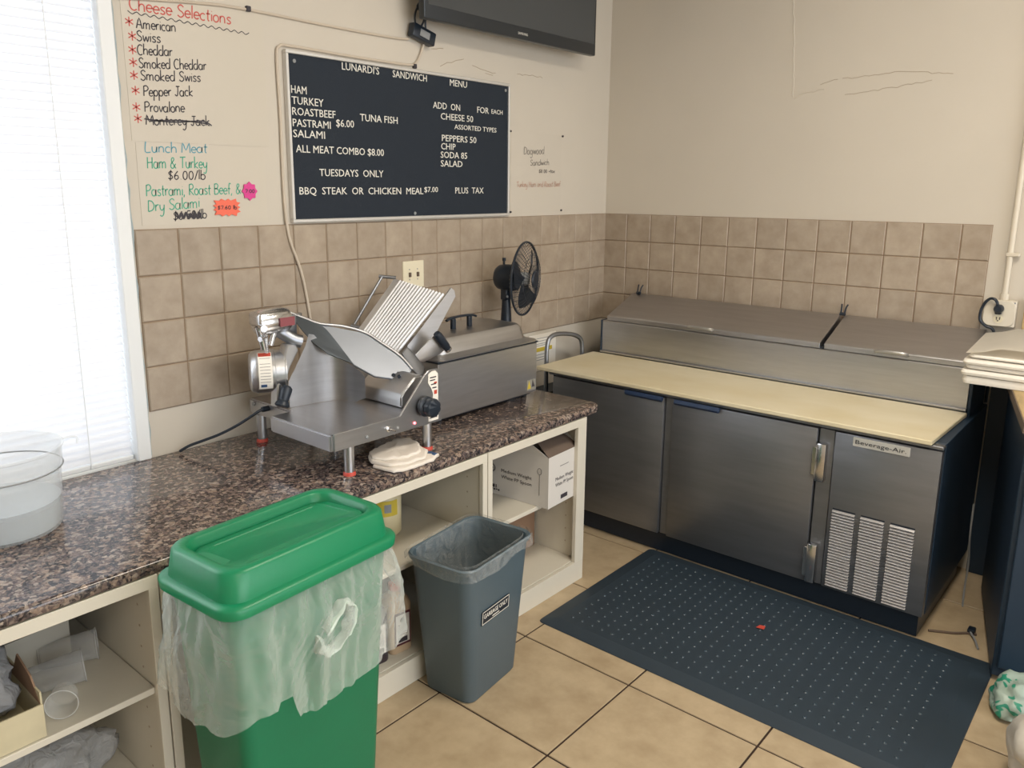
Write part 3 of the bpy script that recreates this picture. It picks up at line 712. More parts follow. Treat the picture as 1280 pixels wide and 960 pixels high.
# ------------------------------------------------------------------ handwriting
def arc(cx, cy, rx, ry, a0, a1, n=9): return [(cx+rx*math.cos(R(a0+(a1-a0)*i/n)), cy+ry*math.sin(R(a0+(a1-a0)*i/n))) for i in range(n+1)]
G = {
 ' ': (.6, []),
 'a': (1.05, [arc(.42, .5, .38, .5, 60, 360)+[(.8, 1.0)], [(.82, 1.0), (.8, .3), (.9, 0)]]),
 'b': (1.0, [[(.1, 1.9), (.1, 0)], arc(.45, .5, .38, .5, 160, -170)]),
 'c': (.85, [arc(.45, .5, .4, .5, 50, 310)]),
 'd': (1.05, [arc(.42, .5, .38, .5, 60, 360), [(.82, 1.9), (.82, 0)]]),
 'e': (.9, [[(.08, .52), (.8, .58)]+arc(.44, .52, .37, .5, 15, 320)]),
 'f': (.7, [[(.7, 1.7), (.5, 1.85), (.32, 1.6), (.3, 0)], [(.05, .95), (.6, .95)]]),
 'h': (1.0, [[(.1, 1.9), (.1, 0)], [(.1, .6), (.3, .95), (.6, .98), (.78, .7), (.8, 0)]]),
 'i': (.35, [[(.15, 1.0), (.15, 0)], [(.13, 1.4), (.18, 1.45)]]),
 'k': (.9, [[(.1, 1.9), (.1, 0)], [(.75, 1.0), (.15, .45), (.8, 0)]]),
 'l': (.35, [[(.15, 1.9), (.15, 0)]]),
 'm': (1.5, [[(.1, 1.0), (.1, 0)], [(.1, .7), (.3, .98), (.55, .95), (.62, .6), (.62, 0)], [(.62, .7), (.85, .98), (1.1, .95), (1.2, .6), (1.2, 0)]]),
 'n': (1.0, [[(.1, 1.0), (.1, 0)], [(.1, .65), (.3, .97), (.6, .96), (.76, .65), (.78, 0)]]),
 'o': (.95, [arc(.43, .5, .38, .5, 90, 450, 12)]),
 'p': (1.0, [[(.1, 1.0), (.1, -.85)], arc(.45, .5, .38, .5, 160, -170)]),
 'r': (.7, [[(.1, 1.0), (.1, 0)], [(.1, .6), (.3, .95), (.6, .97)]]),
 's': (.8, [[(.68, .88), (.4, 1.0), (.15, .82), (.25, .6), (.55, .42), (.66, .2), (.4, 0), (.08, .12)]]),
 't': (.7, [[(.32, 1.6), (.3, .2), (.5, 0)], [(.05, 1.02), (.62, 1.05)]]),
 'u': (1.0, [[(.1, 1.0), (.12, .3), (.35, 0), (.65, .15), (.78, 1.0)], [(.78, 1.0), (.8, 0)]]),
 'v': (.85, [[(.08, 1.0), (.4, 0), (.78, 1.0)]]),
 'w': (1.2, [[(.08, 1.0), (.3, 0), (.58, .9), (.82, 0), (1.08, 1.0)]]),
 'x': (.85, [[(.08, 1.0), (.75, 0)], [(.75, 1.0), (.08, 0)]]),
 'g': (1.0, [arc(.42, .5, .38, .5, 60, 360), [(.8, 1.0), (.8, -.5), (.5, -.85), (.15, -.6)]]),
 'y': (.95, [[(.08, 1.0), (.15, .35), (.45, .1), (.75, .5)], [(.78, 1.0), (.7, -.4), (.4, -.85), (.1, -.65)]]),
 'A': (1.25, [[(.05, 0), (.55, 1.75), (1.1, 0)], [(.25, .65), (.9, .65)]]),
 'B': (1.1, [[(.12, 0), (.12, 1.75)], [(.12, 1.7), (.6, 1.75), (.85, 1.4), (.6, .98), (.15, .93), (.7, .9), (1.0, .5), (.7, .05), (.12, 0)]]),
 'C': (1.15, [arc(.62, .87, .55, .87, 50, 310)]),
 'D': (1.2, [[(.15, 0), (.15, 1.75)], [(.15, 1.72), (.7, 1.6), (1.05, .95), (.8, .25), (.15, 0)]]),
 'H': (1.2, [[(.12, 1.75), (.12, 0)], [(.98, 1.75), (.98, 0)], [(.12, .9), (.98, .95)]]),
 'J': (1.0, [[(.25, 1.7), (1.0, 1.75)], [(.65, 1.72), (.62, .4), (.4, 0), (.08, .25)]]),
 'L': (1.0, [[(.18, 1.8), (.12, .05), (.9, .02)]]),
 'M': (1.5, [[(.08, 0), (.2, 1.75), (.7, .5), (1.2, 1.75), (1.35, 0)]]),
 'P': (1.05, [[(.12, 0), (.12, 1.75)], [(.05, 1.65), (.6, 1.8), (.95, 1.35), (.6, .9), (.12, .85)]]),
 'R': (1.1, [[(.12, 0), (.12, 1.75)], [(.05, 1.65), (.6, 1.8), (.9, 1.35), (.6, .95), (.12, .9), (1.0, 0)]]),
 'S': (1.05, [[(.9, 1.5), (.55, 1.78), (.15, 1.45), (.35, 1.0), (.75, .75), (.9, .35), (.5, 0), (.08, .25)]]),
 'T': (1.1, [[(.0, 1.7), (1.1, 1.78)], [(.55, 1.72), (.5, 0)]]),
 '$': (1.0, [[(.8, 1.35), (.5, 1.55), (.18, 1.25), (.4, .9), (.7, .7), (.78, .35), (.45, .1), (.1, .3)], [(.5, 1.8), (.42, -.2)]]),
 '6': (1.0, [[(.65, 1.6), (.2, .9), (.12, .4), (.4, 0), (.75, .3), (.65, .75), (.3, .75), (.14, .5)]]),
 '5': (1.0, [[(.8, 1.6), (.25, 1.6), (.2, .95), (.6, 1.0), (.8, .55), (.55, .05), (.12, .15)]]),
 '8': (1.0, [[(.7, 1.35), (.4, 1.6), (.15, 1.3), (.45, .9), (.75, .4), (.45, 0), (.12, .35), (.45, .85), (.7, 1.3)]]),
 '7': (.9, [[(.08, 1.55), (.8, 1.6), (.35, 0)]]),
 '0': (1.0, [arc(.45, .8, .35, .8, 90, 450, 12)]),
 '/': (.7, [[(.6, 1.8), (.08, -.1)]]),
 '.': (.45, [[(.15, .02), (.2, .06)]]), ',': (.5, [[(.2, .12), (.1, -.3)]]),
 '&': (1.3, [[(1.1, .0), (.3, 1.1), (.35, 1.6), (.65, 1.65), (.7, 1.3), (.2, .7), (.15, .2), (.55, 0), (1.05, .75)]]),
 '+': (.9, [[(.1, .7), (.75, .7)], [(.42, 1.05), (.42, .35)]]),
}
def ribbon(bm, P2, w_, y):
    P_ = smoothpts([(a, 0, b) for a, b in P2], 3)
    L = []
    for i, p in enumerate(P_):
        d = (P_[min(i+1, len(P_)-1)]-P_[max(i-1, 0)])
        if d.length < 1e-9: d = Vector((1, 0, 0))
        d.normalize(); n = Vector((-d.z, 0, d.x))*w_/2
        L.append((bm.verts.new((p.x-n.x, y, p.z-n.z)), bm.verts.new((p.x+n.x, y, p.z+n.z))))
    for a, b in zip(L, L[1:]): bm.faces.new((a[0], a[1], b[1], b[0]))
def hand(bm, s, x0, x1, z0, z1, h, w_, y=-.0022, jit=.04):
    """h = capital height"""
    tot = sum(G[c][0] for c in s); sx = (x1-x0)/tot; sz = h/1.75; cx = 0
    for c in s:
        adv, st_ = G[c]; j = random.uniform(-jit, jit)
        for ln in st_:
            ribbon(bm, [(x0+(cx+a+.06*b)*sx, z0+(z1-z0)*(cx/tot)+(b+j)*sz) for a, b in ln], w_, y)
        cx += adv
def star(bm, x, z, r, w_, y=-.0022):
    for a in (90, 30, -30):
        c, s = math.cos(R(a))*r, math.sin(R(a))*r; ribbon(bm, [(x-c, z-s), (x+c, z+s)], w_, y)
cs = thing('cheese_poster', 'tall handwritten cheese selections paper pinned beside the window', 'poster', (-2.5, 0, 1.84))
obj('sheet', box(B(), -2.745, -2.24, -.0014, -.0004, 1.842, 2.40, .0001), 'paper', cs)
HAND=[('Cheese Selections','r',-2.719,-2.365,2.239,2.249),('American','k',-2.701,-2.568,2.188,2.195),('Swiss','k',-2.704,-2.623,2.149,2.155),('Cheddar','k',-2.705,-2.586,2.108,2.118),('Smoked Cheddar','k',-2.704,-2.469,2.068,2.088),('Smoked Swiss','k',-2.702,-2.493,2.031,2.047),('Pepper Jack','k',-2.696,-2.525,1.983,1.998),('Provalone','k',-2.697,-2.558,1.934,1.944),('Monterey Jack','k',-2.696,-2.471,1.894,1.905)]
for s, c, x0, x1, z0, z1 in HAND:
    bm = B(); hand(bm, s, x0, x1, z0, z1, .038 if c == 'r' else .031, .0042 if c == 'r' else .0036)
    obj('handwriting', bm, 'ink_'+c, cs)
bm = B(); ribbon(bm, [(-2.724+i*.0142, 2.232-.0002*i+.004*(-1)**i) for i in range(31)], .0028, -.0022); obj('wavy_line', bm, 'ink_k', cs)
for x, z in ((-2.722, 2.204), (-2.716, 2.162), (-2.719, 2.121), (-2.72, 2.083), (-2.721, 2.044), (-2.72, 1.998), (-2.722, 1.947), (-2.72, 1.912)):
    bm = B(); star(bm, x, z, .014, .0036); obj('asterisk', bm, 'ink_r', cs)
bm = B(); ribbon(bm, [(-2.70, 1.912), (-2.6, 1.908), (-2.5, 1.918), (-2.465, 1.905)], .004, -.0038); ribbon(bm, [(-2.68, 1.906), (-2.58, 1.915), (-2.48, 1.91)], .004, -.0038); obj('strike_out', bm, 'ink_k', cs)
lm = thing('lunch_meat_poster', 'handwritten lunch meat price paper below the cheese list', 'poster', (-2.49, 0, 1.575))
obj('sheet', box(B(), -2.735, -2.262, -.0014, -.0004, 1.572, 1.838, .0001), 'paper', lm)
for s, c, x0, x1, z0, z1 in [('Lunch Meat','t',-2.708,-2.486,1.808,1.813),('Ham & Turkey','g',-2.704,-2.49,1.757,1.762),('$6.00/lb','k',-2.637,-2.499,1.722,1.724),('Pastrami, Roast Beef, &','g',-2.715,-2.365,1.668,1.675),('Dry Salami','g',-2.714,-2.528,1.617,1.630),('$6.50/lb','k',-2.629,-2.504,1.588,1.592)]:
    h = {'k': .030, 't': .032, 'g': .036}[c]
    bm = B(); hand(bm, s, x0, x1, z0, z1, h, .0036); obj('handwriting', bm, 'ink_'+c, lm)
bm = B(); random.seed(5)
ribbon(bm, [(-2.615+i*.008, 1.602+.010*(-1)**i+random.uniform(-.003, .003)) for i in range(12)], .006, -.0038); ribbon(bm, [(-2.61+i*.009, 1.600+.008*(-1)**(i+1)) for i in range(10)], .006, -.0039)
obj('scribble', bm, 'ink_k', lm)
def burst(cx, cz, rx, rz, n, name, m, label, s, th=.002, ink='ink_k', y0=-.0045):
    b_ = thing(name, label, 'card', (cx, y0, cz))
    pts = []
    for i in range(2*n):
        a = PI*i/n; k = 1 if i % 2 == 0 else .78
        if rx > rz*1.2: # boxy burst
            c_, s_ = math.cos(a), math.sin(a); q = 1/max(abs(c_), abs(s_)); q = min(q, 1.25)*k; pts.append((cx+rx*c_*q*.85, y0-th, cz+rz*s_*q*.85))
        else: pts.append((cx+rx*k*math.cos(a), y0-th, cz+rz*k*math.sin(a)))
    obj('card', slab(B(), pts, th, nrm=(0, -1, 0)), m, b_)
    bm = B(); hand(bm, s, cx-rx*.62, cx+rx*.62, cz-.006, cz-.006, .013, .0024, y0-th-.0008); obj('handwriting', bm, ink, b_)
burst(-2.334, 1.684, .032, .034, 8, 'price_star', 'pink', 'small pink star price card on the lunch meat paper', '7.00')
burst(-2.428, 1.627, .062, .036, 13, 'price_burst', 'orange', 'orange jagged price card reading $7.60 on the lunch meat paper', '$7.60 lb')
dg = thing('dogwood_poster', 'faint small handwritten sandwich paper right of the menu board', 'poster', (-.65, 0, 1.57))
obj('sheet', box(B(), -.862, -.445, -.0012, -.0004, 1.575, 1.975, .0001), 'wall', dg)
for s, c, x0, x1, z0, z1, h in (('Dogwood', 'k', -.765, -.594, 1.868, 1.876, .036), ('Sandwich', 'k', -.712, -.552, 1.814, 1.822, .028), ('$8.00 +tax', 'k', -.639, -.501, 1.779, 1.782, .018), ('Turkey Ham and Roast Beef', 'o', -.819, -.449, 1.706, 1.711, .026)):
    bm = B(); hand(bm, s, x0, x1, z0, z1, h, .0022, -.0030); obj('handwriting', bm, 'ink_'+('r' if c == 'x' else c), dg)
for x, z in ((-.87, 1.975), (-.44, 1.972), (-.44, 1.585), (-.865, 1.583)):
    obj('pin', cyl(B(), (x, -.002, z), (x, -.008, z), .005, n=8), 'ink_k', dg)

# ------------------------------------------------------------------ television, adapter, cables
tv = thing('television', 'black flat television on the wall at the top edge above the menu board', 'television', (-.95, -.12, 2.37))
tx0, tx1, tz0, tz1, ty = -1.582, -.362, 2.372, 3.06, -.145
obj('bezel', box(B(), tx0, tx1, ty, ty+.035, tz0, tz1, .006, 2), 'tv', tv, smooth=True)
obj('screen', box(B(), tx0+.022, tx1-.018, ty-.0015, ty+.002, tz0+.055, tz1-.02), 'screen', tv)
obj('back_cover', box(B(), tx0+.15, tx1-.15, ty+.034, ty+.075, tz0+.08, tz1-.1, .02), 'black', tv)
obj('wall_bracket', box(B(), -1.1, -.8, ty+.074, -.001, 2.55, 2.85), 'black', tv)
bm = textmesh('SAMSUNG', -.99, -.92, .011, extr=.0004); bmesh.ops.translate(bm, vec=(0, ty-.0004, tz0+.020), verts=bm.verts)
obj('brand_mark', bm, 'letters', tv)
ad = thing('power_adapter', 'black power adapter hanging on its cords left of the television', 'adapter', (-1.49, -.02, 2.30))
bm = B(); box(bm, -.065, .065, -.019, .019, -.028, .028, .006, 2, Matrix.Translation((-1.485, -.0285, 2.333)) @ Matrix.Rotation(R(14), 4, 'Y'))
obj('case', bm, 'black', ad, smooth=True)
bm = B(); box(bm, -.025, .03, -.0205, -.018, -.014, .014, 0, 1, Matrix.Translation((-1.488, -.0285, 2.333)) @ Matrix.Rotation(R(14), 4, 'Y')); obj('label_sticker', bm, 'grey', ad)
for k, q in enumerate(([(-1.52, -.03, 2.345), (-1.54, -.045, 2.40), (-1.50, -.03, 2.45), (-1.46, -.04, 2.50), (-1.44, -.07, 2.6)], [(-1.50, -.03, 2.35), (-1.49, -.05, 2.40), (-1.52, -.04, 2.44), (-1.47, -.05, 2.49), (-1.43, -.07, 2.6)], [(-1.47, -.035, 2.35), (-1.475, -.045, 2.42), (-1.44, -.06, 2.48), (-1.42, -.07, 2.6)])):
    obj('cord', tube(B(), q, .0045, 7, 5), 'black', ad, smooth=True)
wc = obj('wall_cable', tube(tube(B(), [(-2.80, -.006, 2.262), (-2.6, -.006, 2.285), (-2.4, -.006, 2.303), (-2.2, -.006, 2.305), (-2.0, -.006, 2.303), (-1.8, -.006, 2.303), (-1.62, -.006, 2.305), (-1.545, -.01, 2.31)], .005, 8, 4),
     [(-1.462, -.014, 2.30), (-1.475, -.008, 2.26), (-1.50, -.006, 2.222), (-1.54, -.006, 2.208), (-1.7, -.006, 2.205), (-1.9, -.006, 2.205), (-2.12, -.006, 2.207), (-2.18, -.007, 2.20), (-2.193, -.007, 2.15), (-2.19, -.007, 1.95), (-2.192, -.007, 1.75), (-2.190, -.010, 1.60), (-2.178, -.014, 1.50), (-2.135, -.014, 1.38), (-2.11, -.014, 1.25), (-2.095, -.014, 1.12), (-2.09, -.014, 1.0), (-2.09, -.014, .90), (-2.09, -.016, .786)], .0055, 8, 4), 'cable_w', smooth=True)
setp(wc, 'beige painted cable stapled around the menu board and hanging down the tiles', 'cable')
for x, z in ((-1.51, 2.206), (-2.30, 2.308)):
    setp(obj('cable_clip', box(B(), x-.009, x+.009, -.014, -.0005, z-.009, z+.009, .002), 'ink_k', wc))
sw = thing('switch_plate', 'cream double socket plate on the tiles behind the slicer', 'socket', (-1.54, -.008, 1.27))
obj('plate', box(B(), -1.603, -1.478, -.0135, -.0065, 1.262, 1.382, .002), 'ivory', sw)
for x in (-1.566, -1.518):
    obj('toggle', box(B(), x-.005, x+.005, -.022, -.0125, 1.312, 1.332, .001), 'card_in', sw)
    for z in (1.345, 1.30): obj('screw', cyl(B(), (x, -.013, z), (x, -.0145, z), .003, n=8), 'grey', sw)

# ------------------------------------------------------------------ food warmer
fwm = thing('food_warmer', 'stainless countertop food warmer with a domed lid right of the slicer', 'food warmer', (-1.52, -.29, WT))
wx0, wx1, wy0, wy1 = -1.835, -1.215, -.462, -.10
bm = B(); box(bm, wx0, wx1, wy0, wy1, WT+.018, 1.028, .003)
obj('body', bm, 'steel', fwm)
obj('base_tray', box(B(), wx0+.02, wx1-.02, wy0+.02, wy1-.02, WT+.008, WT+.018), 'black', fwm)
for x in (wx0+.04, wx1-.04):
    for y in (wy0+.04, wy1-.04): obj('foot', cyl(B(), (x, y, WT), (x, y, WT+.012), .013, n=12), 'black', fwm)
cxw, cyw = (wx0+wx1)/2, (wy0+wy1)/2
obj('water_pan_rim', box(B(), wx0-.004, wx1+.004, wy0-.004, wy1+.004, 1.028, 1.034, .001), 'black', fwm)
bm = B(); ww, wd = wx1-wx0, wy1-wy0
def wl(w_, d_, r_, z): return rrect(w_, d_, r_, z, 6, cxw, cyw)
loft(bm, [wl(ww+.020, wd+.020, .05, 1.035), wl(ww+.022, wd+.022, .05, 1.041), wl(ww-.02, wd-.02, .05, 1.046), wl(ww-.055, wd-.055, .05, 1.052), wl(ww-.075, wd-.078, .05, 1.10), wl(ww-.095, wd-.10, .05, 1.112), wl(ww-.15, wd-.15, .05, 1.1165)], True, True)
wl_ = obj('lid', bm, 'steel', fwm, smooth=True, angle=35)
bm = B(); tube(bm, [(-1.625, -.30, 1.155), (-1.60, -.30, 1.163), (-1.535, -.30, 1.166), (-1.47, -.30, 1.163), (-1.445, -.30, 1.155)], .009, 8, 4, flat=.6)
for x in (-1.585, -1.485): box(bm, x-.011, x+.011, -.308, -.292, 1.115, 1.160, .002)
setp(obj('handle', bm, 'black', wl_, smooth=True), 'black bar handle on the lid')
ws = obj('warning_sticker', box(B(), -1.285, -1.225, -.4645, -.4615, .815, .862), mat('foil_sticker', hx('8d8a80'), .4), fwm)
bm = B(); slab(bm, [(-1.283, -.465, .822), (-1.258, -.465, .822), (-1.27, -.465, .86)], .0006, nrm=(0, -1, 0)); obj('warning_triangle', bm, 'yellow', ws)
bm = B(); slab(bm, [(-1.252, -.465, .828), (-1.23, -.465, .828), (-1.247, -.465, .86)], .0006, nrm=(0, -1, 0)); obj('warning_triangle', bm, 'ink_k', ws)

# ------------------------------------------------------------------ fan
fn = thing('desk_fan', 'black desk fan with a round wire cage behind the food warmer', 'fan', (-1.2, -.09, WT))
AX = Vector((.30, -.954, -.02)).normalized()            # blows into the room
hc = Vector((-1.052, -.255, 1.282))                      # cage centre
FRM = frame_to(hc, AX)
Rc = .172
bm = B()
for rr_, hh in ((Rc, 0),):
    tube(bm, [FRM @ Vector((rr_*math.cos(a*PI/18), rr_*math.sin(a*PI/18), hh)) for a in range(37)], .0055, 6, 0, cap=False)
cage_ring = obj('cage_rim', bm, 'black', fn, smooth=True)
def cage(front):
    s = 1 if front else -1; bm = B(); H = .052 if front else .046
    for k in range(44):
        a = 2*PI*k/44; pts = []
        for t in (.0, .25, .5, .75, 1.0):
            r = Rc+( .040-Rc)*t; h = s*H*math.sin(t*PI/2)**.8 if t > 0 else 0
            pts.append(FRM @ Vector((r*math.cos(a+.25*t), r*math.sin(a+.25*t), h)))
        tube(bm, pts, .0011, 4, 2)
    for t in (.45, .8):
        r = Rc+(.040-Rc)*t; h = s*H*math.sin(t*PI/2)**.8
        tube(bm, [FRM @ Vector((r*math.cos(i*PI/14), r*math.sin(i*PI/14), h)) for i in range(29)], .0013, 4, 0, cap=False)
    lathe(bm, FRM @ Vector((0, 0, s*(H-.004))), AX*s, [(.041, 0), (.041, .004), (.036, .009)], 20)
    return obj('front_cage' if front else 'rear_cage', bm, 'black', fn, smooth=True)
cage(True); cage(False)
bm = B()
for k in range(3):
    a0 = 2*PI*k/3+.5; L_ = []
    for i in range(9):
        t = i/8; r = .03+.112*t; wd_ = .36+.42*math.sin(t*PI*.75); row = []
        for j in range(7):
            u = (j/6-.5); a = a0+u*wd_*1.5+.35*t; row.append(FRM @ Vector((r*math.cos(a), r*math.sin(a), u*.032)))
        L_.append(row)
    q = bmesh.new(); loft(q, L_, False, False, closed=False); bmesh.ops.solidify(q, geom=q.faces[:], thickness=.0018); merge(bm, q)
bl_ = obj('blades', bm, mat('smoky_blade_plastic', hx('353b44'), .3), fn, smooth=True)
obj('blade_hub', lathe(B(), FRM @ Vector((0, 0, -.018)), AX, [(.030, 0), (.032, .02), (.028, .034), (.012, .04)], 20), 'grey', bl_, smooth=True)
bm = B(); lathe(bm, FRM @ Vector((0, 0, -.045)), -AX, [(.060, 0), (.064, .02), (.062, .06), (.058, .085), (.046, .10), (.025, .108)], 28)
obj('motor_housing', bm, 'black', fn, smooth=True)
mk = FRM @ Vector((0, 0, -.108)); bm = B(); cyl(bm, mk+Vector((0, 0, .055)), mk+Vector((0, 0, .082)), .005, n=10); cyl(bm, mk+Vector((0, 0, .078)), mk+Vector((0, 0, .092)), .009, n=10)
obj('oscillation_knob', bm, 'black', fn, smooth=True)
pb = FRM @ Vector((0, 0, -.095))
px_, py_ = pb.x, pb.y
bm = B(); box(bm, px_-.024, px_+.024, py_-.02, py_+.02, 1.175, 1.245, .006); cyl(bm, (px_, py_, 1.215), (px_, py_, 1.06), .019, .027, 16); cyl(bm, (px_, py_, 1.06), (px_, py_, .82), .027, .03, 16)
obj('stand', bm, 'black', fn, smooth=True)
obj('pivot_screw', cyl(B(), (px_-.018, py_-.02, 1.195), (px_-.019, py_-.024, 1.195), .006, n=10), 'grey', fn)
bm = B(); lathe(bm, (px_, py_+.0, WT), (0, 0, 1), [(.098, 0), (.098, .012), (.085, .025), (.035, .045)], 32)
obj('base', bm, 'black', fn, smooth=True)

# ------------------------------------------------------------------ meat slicer
ms = thing('meat_slicer', 'large stainless meat slicer on red-footed legs in the middle of the worktop', 'slicer', (-2.25, -.4, WT))
TZ, BZ = .940, .885
bm = B()
# base pan: wide tray in front, narrower box behind
out = [(-2.512, -.665), (-2.04, -.665), (-2.02, -.64), (-2.02, -.12), (-2.05, -.075), (-2.43, -.075), (-2.43, -.335), (-2.512, -.335)]
q = bmesh.new(); loft(q, [[Vector((x, y, BZ)) for x, y in out], [Vector((x, y, TZ)) for x, y in out]])
bmesh.ops.recalc_face_normals(q, faces=q.faces); bmesh.ops.bevel(q, geom=q.edges[:], offset=.005, segments=2, affect='EDGES'); merge(bm, q)
obj('base_pan', bm, 'steel_h', ms, smooth=True, angle=60)
bm = B(); q = [(-2.50, .943), (-2.225, .943), (-2.105, 1.068), (-2.09, 1.078), (-2.045, 1.078), (-2.028, 1.068), (-2.028, .886), (-2.50, .886)]
slab(bm, [(x, -.672, z) for x, z in q], .008, .001, nrm=(0, -1, 0))
fp = obj('front_panel', bm, 'steel', ms)
for x, y in ((-2.421, -.64), (-2.071, -.64), (-2.415, -.125), (-2.07, -.125)):
    lg = obj('leg', lathe(B(), (x, y, WT), (0, 0, 1), [(.016, .008), (.017, .02), (.0175, .104)], 18), 'alu', ms, smooth=True)
    setp(obj('rubber_foot', lathe(B(), (x, y, WT), (0, 0, 1), [(.021, 0), (.021, .006), (.0178, .011)], 18), 'red', lg, smooth=True), 'red rubber foot')
# housing: flat part along x, then a part that bends towards the viewer
bm = B()
path = [(-2.409, -.302, 1.036), (-2.398, -.3035, 1.055), (-2.385, -.306, 1.075), (-2.362, -.309, 1.115), (-2.339, -.312, 1.155), (-2.325, -.314, 1.195), (-2.305, -.316, 1.190), (-2.28, -.320, 1.160), (-2.25, -.330, 1.120), (-2.228, -.345, 1.100), (-2.212, -.370, 1.085), (-2.204, -.41, 1.07), (-2.200, -.44, 1.055), (-2.198, -.459, 1.040)]
q = bmesh.new()
loft(q, [[Vector((x, y, z0)) for x, y, z0 in [(p[0], p[1], .941 if i < 12 else (.955, .962)[i-12]) for i, p in enumerate(path)]], [Vector((x, y, .941+(z-.941)*.5)) for x, y, z in path], [Vector((x, y, z)) for x, y, z in path]], False, False, closed=False)
bmesh.ops.solidify(q, geom=q.faces[:], thickness=.006); merge(bm, q)
setp(obj('blade_housing', bm, 'steel', ms, smooth=True, angle=70))
bm = B(); slab(bm, [(-2.452, -.292, .945), (-2.447, -.292, 1.02), (-2.440, -.292, 1.07), (-2.418, -.292, 1.105), (-2.398, -.292, 1.165), (-2.362, -.292, 1.160), (-2.352, -.292, 1.138), (-2.39, -.292, 1.083), (-2.408, -.292, 1.04), (-2.409, -.292, .945)], .045, .005, nrm=(0, -1, 0))
hs_ = obj('housing_side', bm, 'alu', ms, smooth=True)
bm = B(); lathe(bm, (-2.425, -.292, 1.065), (0, -1, 0), [(.016, 0), (.016, .003), (.013, .004)], 18); obj('side_boss', bm, 'alu_dark', hs_, smooth=True)
# motor
mc = Vector((-2.492, -.188, 1.066)); md = Vector((.87, -.49, 0)).normalized()
bm = B(); lathe(bm, mc, md, [(.045, 0), (.062, .003), (.071, .010), (.0745, .022), (.076, .024), (.076, .086), (.073, .088), (.073, .118), (.070, .120), (.070, .126)], 32)
mo = obj('motor', bm, 'alu', ms, smooth=True, angle=50)
# warning label wrapped on the motor
def wrap(bm, c, d, r, h0, h1, a0, a1, n=8):
    F = frame_to(c, d); L_ = []
    for h in (h0, h1): L_.append([F @ Vector((r*math.cos(R(a0+(a1-a0)*i/n)), r*math.sin(R(a0+(a1-a0)*i/n)), h)) for i in range(n+1)])
    loft(bm, L_, False, False, closed=False)
# find the angle on the cylinder that looks at the viewer side (-y, slightly up)
F0 = frame_to(mc, md)
def angof(v): l = F0.inverted().to_3x3() @ Vector(v); return math.degrees(math.atan2(l.y, l.x))
am = angof((-.5, -.87, .2)); sgn = 1 if (angof((-.35, -.6, .7))-am+540) % 360-180 > 0 else -1
bm = B(); wrap(bm, mc, md, .0768, .030, .076, am+sgn*58, am-sgn*52, 16); lbl = obj('warning_label', bm, 'paper_w', mo, smooth=True)
bm = B(); wrap(bm, mc, md, .0772, .032, .074, am+sgn*56, am+sgn*42, 4); obj('label_red_band', bm, 'redp', lbl, smooth=True)
bm = B()
for k in range(9):
    if k == 1: continue
    wrap(bm, mc, md, .0772, .035, .070, am+sgn*(36-k*8), am+sgn*(35.0-k*8), 1)
obj('label_print', bm, 'ink_k', lbl)
bm = B(); wrap(bm, mc, md, .0773, .036, .056, am-sgn*36, am-sgn*45, 3); obj('label_badge', bm, 'blue', lbl, smooth=True)
# black knob on the table beside the housing
bm = B(); lathe(bm, (-2.425, -.315, 1.022), (-.42, -.10, -.9), [(.012, -.004), (.020, .004), (.021, .012), (.019, .035), (.017, .048), (.024, .058), (.026, .066), (.022, .070)], 18)
setp(obj('clamp_knob', bm, 'black', ms, smooth=True), 'black carriage release knob')
# sharpener on top of the motor side
sh = obj('sharpener', box(B(), -2.500, -2.380, -.29, -.215, 1.234, 1.284, .012, 3), 'chrome', ms, smooth=True)
bm = B(); lathe(bm, (-2.435, -.252, 1.247), (1, 0, .02), [(.040, -.055), (.046, -.04), (.046, .045), (.040, .062)], 24)
obj('sharpener_cover', bm, 'chrome', sh, smooth=True)
setp(obj('sharpener_label', box(B(), -2.43, -2.372, -.3035, -.298, 1.232, 1.262), mat('dull_red_label', hx('8a4a50'), .4), sh))
bm = B(); cyl(bm, (-2.49, -.262, 1.235), (-2.474, -.262, 1.155), .015, .011, 12); cyl(bm, (-2.425, -.262, 1.228), (-2.447, -.262, 1.165), .014, .01, 12); cyl(bm, (-2.462, -.26, 1.225), (-2.462, -.26, 1.14), .007, n=10)
obj('sharpener_legs', bm, 'chrome', sh, smooth=True)
bm = B(); cyl(bm, (-2.49, -.28, 1.237), (-2.505, -.32, 1.237), .012, n=12); cyl(bm, (-2.47, -.28, 1.20), (-2.507, -.30, 1.20), .004, n=8); cyl(bm, (-2.505, -.30, 1.20), (-2.512, -.303, 1.20), .009, n=10)
obj('sharpener_knobs', bm, 'chrome', sh, smooth=True)
bm = B(); tube(bm, [(-2.42, -.24, 1.225), (-2.39, -.25, 1.20), (-2.36, -.27, 1.175), (-2.335, -.28, 1.165)], .024, 10, 4)
obj('sharpener_arm', bm, 'alu_dark', ms, smooth=True)
bm = B(); box(bm, -2.40, -2.33, -.26, -.20, 1.18, 1.262, .012, 2); obj('arm_block', bm, 'alu_dark', ms, smooth=True)
